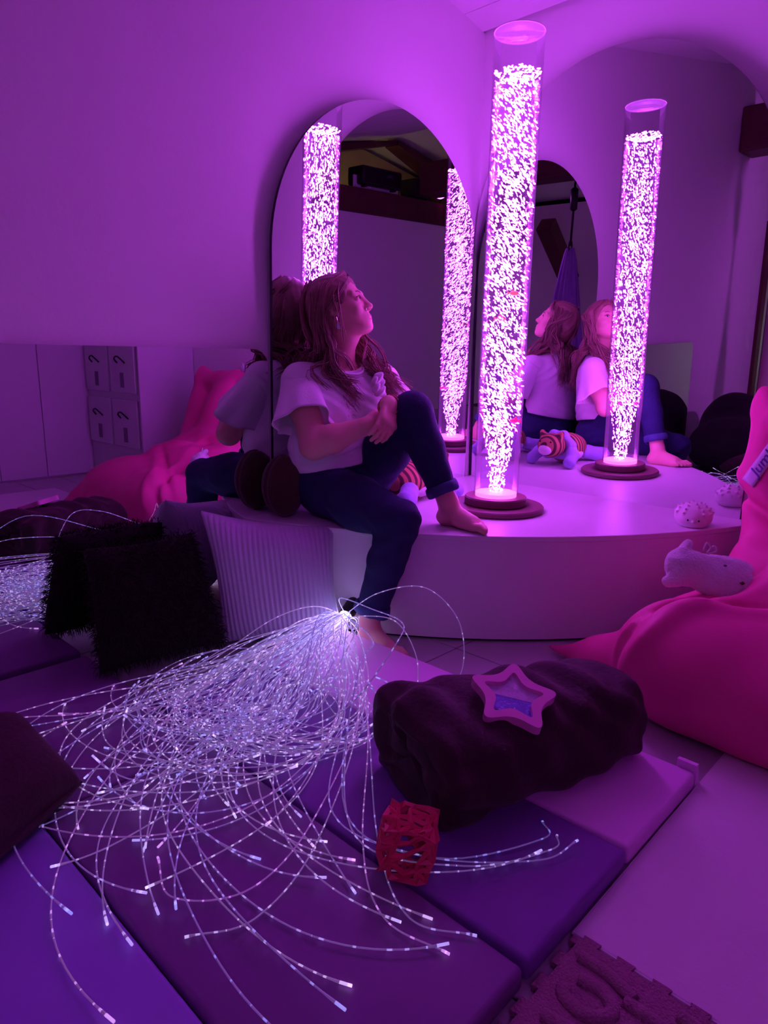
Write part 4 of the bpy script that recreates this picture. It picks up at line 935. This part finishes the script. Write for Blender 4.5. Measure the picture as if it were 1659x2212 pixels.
# ================================================================== big beanbag by the right wall
BEAN = mat('coral_nylon', (.82,.06,.30), .55, .04, 5, .04, 60, spec=.4)
bb = thing('beanbag', 'large coral beanbag slumped against the right wall', 'beanbag')
def build_bean():
    S = Soft((-1.34,-2.62,-.01), (-.0,-.93,1.02), .011)
    S.ell((-.66,-1.84,.15), (.44,.56,.19), k=.05); S.ell((-.84,-1.66,.12), (.28,.38,.185), k=.08); S.ell((-.82,-2.08,.14), (.28,.36,.18), k=.08)
    S.ell((-.45,-1.80,.28), (.32,.40,.20), k=.08); S.ell((-.42,-1.58,.36), (.17,.15,.12), k=.04); S.ell((-.93,-1.50,.15), (.19,.22,.17), k=.06)
    # pointed bottom corners
    S.chain(((-.90,-1.50,.11),(-.87,-1.22,.055),(-.835,-1.005,.016)), (.14,.07,.012), .08)
    S.chain(((-.90,-2.05,.12),(-1.05,-2.28,.06),(-1.14,-2.42,.018)), (.15,.07,.012), .07)
    S.cone((-.97,-1.45,.06), (-1.08,-1.98,.06), .06, .06, .06)
    # back leaning on the wall, flat at the top with two corners
    S.box((-.20,-1.78,.63), (.075,.385,.235), .07, None, .05); S.chain(((-.30,-1.52,.42),(-.21,-1.45,.62),(-.17,-1.405,.84),(-.165,-1.38,.885)), (.11,.075,.045,.016), .05)
    S.chain(((-.30,-2.05,.40),(-.22,-2.10,.62),(-.19,-2.16,.84),(-.19,-2.18,.885)), (.16,.12,.055,.016), .06)
    S.chain(((-.28,-1.78,.42),(-.22,-1.76,.64),(-.17,-1.76,.83)), (.22,.17,.05), .08); S.cone((-.172,-1.41,.84), (-.19,-2.14,.82), .030, .04, .05)
    # deep crease between seat and back
    S.cone((-.50,-1.36,.50), (-.62,-2.2,.47), .05, .05, .04, 'sub')
    def folds(X, Y, Z):
        f = .010*wob(X, Y, Z, 10, .4)+.005*wob(X, Y, Z, 23, 1.1)
        def crease(a, b, c, d, wdt, zc, zw, amp): return amp*np.exp(-((a*(X+.75)+b*(Y+1.5)+c*(Z-.25)+d)/wdt)**2)*np.exp(-((Z-zc)/zw)**2)
        f = f+crease(.45,1,.30,-.02,.022,.24,.14,.022)-crease(.45,1,.30,.05,.035,.26,.15,.022)
        f = f+crease(.9,.5,.2,.10,.020,.30,.10,.018)-crease(.9,.5,.2,.16,.03,.30,.12,.016)
        f = f+crease(.1,-.45,1,-.28,.020,.52,.12,.022)-crease(.1,-.45,1,-.34,.03,.55,.12,.015)+crease(0,.9,.35,-.06,.018,.68,.12,.012)
        return f
    S.warp(folds); S.plane((0,0,.013), (0,0,-1)); S.plane((.012,0,0), (1,0,0))
    X, Y, Z = S._co((slice(None),)*3); rr = np.sqrt((X-PC)**2+(Y-PC)**2)
    S.F = np.where(Z < HP+.02, np.maximum(S.F, (PR0+.012-rr)*1.0), S.F).astype(np.float32)
    return S.mesh('cover')
bcov = link('cover', build_bean(), bb, BEAN, True)
from mathutils.bvhtree import BVHTree
BVH = BVHTree.FromPolygons([v.co.copy() for v in bcov.data.vertices], [tuple(p.vertices) for p in bcov.data.polygons])
# printed ribbon label sewn across the back
def strip_pt(u, v):
    y = -1.382-.17*u; z = .585+.34*u
    tz = unit((-.17, .34)); n2 = np.array((-tz[1], tz[0]))
    yy = y-n2[0]*v; zz = z-n2[1]*v
    h = BVH.ray_cast(Vector((-1.2, yy-.25, zz)), Vector((1, .25, 0)).normalized())
    return (np.array(h[0]), np.array(h[1])) if h[0] is not None else (np.array((-.3, yy, zz)), np.array((-1,0,0)))
nu, nv = 40, 4; V = []; F = []
for j in range(nv+1):
    for i in range(nu+1): p, n_ = strip_pt(i/nu, (j/nv-.5)*.042); V.append(p+n_*.0035)
for j in range(nv):
    for i in range(nu): a = j*(nu+1)+i; F.append((a, a+1, a+nu+2, a+nu+1))
link('ribbon_label', me_py('ribbon_label', V, F), bb, mat('white_ribbon', (.70,.62,.78), .6, .04, 20), True); sm = bb.children[-1].modifiers.new('cloth', 'SOLIDIFY'); sm.thickness = .0015
cu = bpy.data.curves.new('lettering', 'FONT'); cu.body = 'Jumbo'; cu.size = .05; cu.shear = .25; cu.offset = .0006
tmp = bpy.data.objects.new('lettering', cu); COL.objects.link(tmp); dg = bpy.context.evaluated_depsgraph_get(); lm_ = bpy.data.meshes.new_from_object(tmp.evaluated_get(dg)); bpy.data.objects.remove(tmp)
for v in lm_.vertices:
    u = .08+v.co.x/.38; vv = -.014+v.co.y*.85; p, n_ = strip_pt(min(max(u, 0), 1), vv); v.co = Vector(p+n_*.0058)
lm_.materials.clear(); link('lettering', lm_, bb, mat('violet_print', (.10,.05,.30), .6, 0))
# plush tiger sitting behind the person's knee, lilac limbs
def stripes():
    m = bpy.data.materials.new('tiger_stripes'); m.use_nodes = True; nt = m.node_tree; N = nt.nodes; L = nt.links; b = N['Principled BSDF']; b.inputs['Roughness'].default_value = .95
    tc = N.new('ShaderNodeTexCoord'); wv = N.new('ShaderNodeTexWave'); wv.bands_direction = 'X'; wv.inputs['Scale'].default_value = 14; wv.inputs['Distortion'].default_value = 2.2; wv.inputs['Detail'].default_value = 1
    L.new(tc.outputs['Object'], wv.inputs['Vector']); cr = N.new('ShaderNodeValToRGB'); cr.color_ramp.interpolation = 'CONSTANT'; e = cr.color_ramp.elements; e[0].color = (.10,.04,.04,1); e[1].color = (.50,.21,.12,1); e[1].position = .42
    L.new(wv.outputs['Fac'], cr.inputs[0]); L.new(cr.outputs[0], b.inputs['Base Color']); return m
tg = thing('plush_tiger', 'striped plush tiger with lilac arms slumped behind the raised knee', 'soft toy', (-.63,-.195,HP), (0,0,math.radians(4)))
tg.scale = (1.1,1.1,1.1)
STR = stripes(); LIL = mat('lilac_plush', (.38,.36,.72), .95, .1, 20, .3, 120, sheen=.2); WHP = mat('white_plush', (.74,.70,.74), .95, .06, 25, .5, 130, sheen=.3)
def soft(name, prims, par, m, lo, hi, res=.004, warp=None):
    S = Soft(lo, hi, res)
    for p in prims: getattr(S, p[0])(*p[1:])
    if warp: S.warp(warp)
    S.plane((0,0,.001), (0,0,-1)); return link(name, S.mesh(name), par, m, True)
lo, hi = (-.25,-.2,-.005), (.25,.2,.25)
soft('body', [('ell',(-.03,0,.075),(.12,.078,.074))], tg, STR, lo, hi, warp=lambda X, Y, Z: .002*wob(X, Y, Z, 50))
soft('head', [('ell',(.115,.0,.105),(.065,.068,.06)),('cone',(.115,.05,.155),(.115,.055,.165),.018,.014),('cone',(.115,-.05,.155),(.115,-.055,.165),.018,.014)], tg, STR, lo, hi)
soft('muzzle', [('ell',(.168,0,.088),(.028,.036,.026))], tg, WHP, lo, hi); soft('belly', [('ell',(-.02,.0,.05),(.085,.083,.042))], tg, WHP, lo, hi)
for s_ in (-1, 1):
    soft('arm', [('chain',((.05,.07*s_,.09),(.075,.10*s_,.06),(.12,.11*s_,.03)),(.028,.026,.03))], tg, LIL, lo, hi)
    soft('leg', [('chain',((-.12,.06*s_,.05),(-.17,.09*s_,.035),(-.20,.10*s_,.034)),(.036,.032,.034))], tg, LIL, lo, hi)
    link('eye', me_lathe('eye', [(0,-.006),(.006,0),(0,.006)], 12), tg, mat('black_eye', (.01,.01,.01), .2, 0), True, loc=(.168,.03*s_,.128))
soft('scarf', [('chain',((.055,.075,.105),(.055,.03,.15),(.055,-.03,.15),(.055,-.075,.105),(.06,-.06,.05),(.06,.06,.05),(.055,.075,.105)),(.02,)*7)], tg, LIL, lo, hi)
# white plush animal lying on the beanbag seat
hz = BVH.ray_cast(Vector((-.68,-1.46,2)), Vector((0,0,-1)))
pw = thing('plush_animal', 'white plush animal lying flat on the beanbag seat', 'soft toy', (-.68,-1.46,hz[0].z+.036))
ax1 = unit((.42,-.62,-.16)); ax3 = unit(np.cross(ax1, np.cross((-.6,-.5,.62), ax1))); ax2 = np.cross(ax3, ax1)
RP = np.stack([ax1, ax2, ax3], 1)
def Lp(a, b, c): return RP@np.array((a, b, c))
S = Soft((-.24,-.24,-.2), (.24,.24,.2), .004)
S.ell(Lp(.03,0,.0), (.13,.075,.045), RP, .02); S.ell(Lp(-.10,.005,.005), (.062,.055,.045), RP, .03); S.ell(Lp(.10,-.035,-.005), (.055,.035,.03), RP, .02); S.ell(Lp(.10,.035,-.005), (.055,.035,.03), RP, .02)
S.cone(Lp(-.12,.045,.02), Lp(-.10,.085,.01), .018, .012, .015); S.cone(Lp(-.12,-.04,.01), Lp(-.14,-.055,.0), .022, .018, .02)
S.warp(lambda X, Y, Z: .0028*wob(X, Y, Z, 75)+.002*wob(X, Y, Z, 150, 2)); link('body', S.mesh('body'), pw, WHP, True)
link('eye', me_lathe('eye', [(0,-.006),(.008,0),(0,.006)], 12), pw, mat('dark_red_bead', (.12,.01,.02), .3, 0), True, loc=Lp(.055,-.02,.046))
link('nose', me_lathe('nose', [(0,-.004),(.006,0),(0,.004)], 12), pw, mat('grey_thread', (.2,.15,.2), .8, 0), True, loc=Lp(-.0,.02,.050))
link('ribbon', me_tube('ribbon', spline([Lp(-.06,.058,.03), Lp(-.055,.085,.04), Lp(-.04,.075,.035), Lp(-.05,.055,.03), Lp(-.03,.085,.03), Lp(-.022,.07,.03), Lp(-.045,.055,.03)], 30), .003, 5), pw, WHP, True)
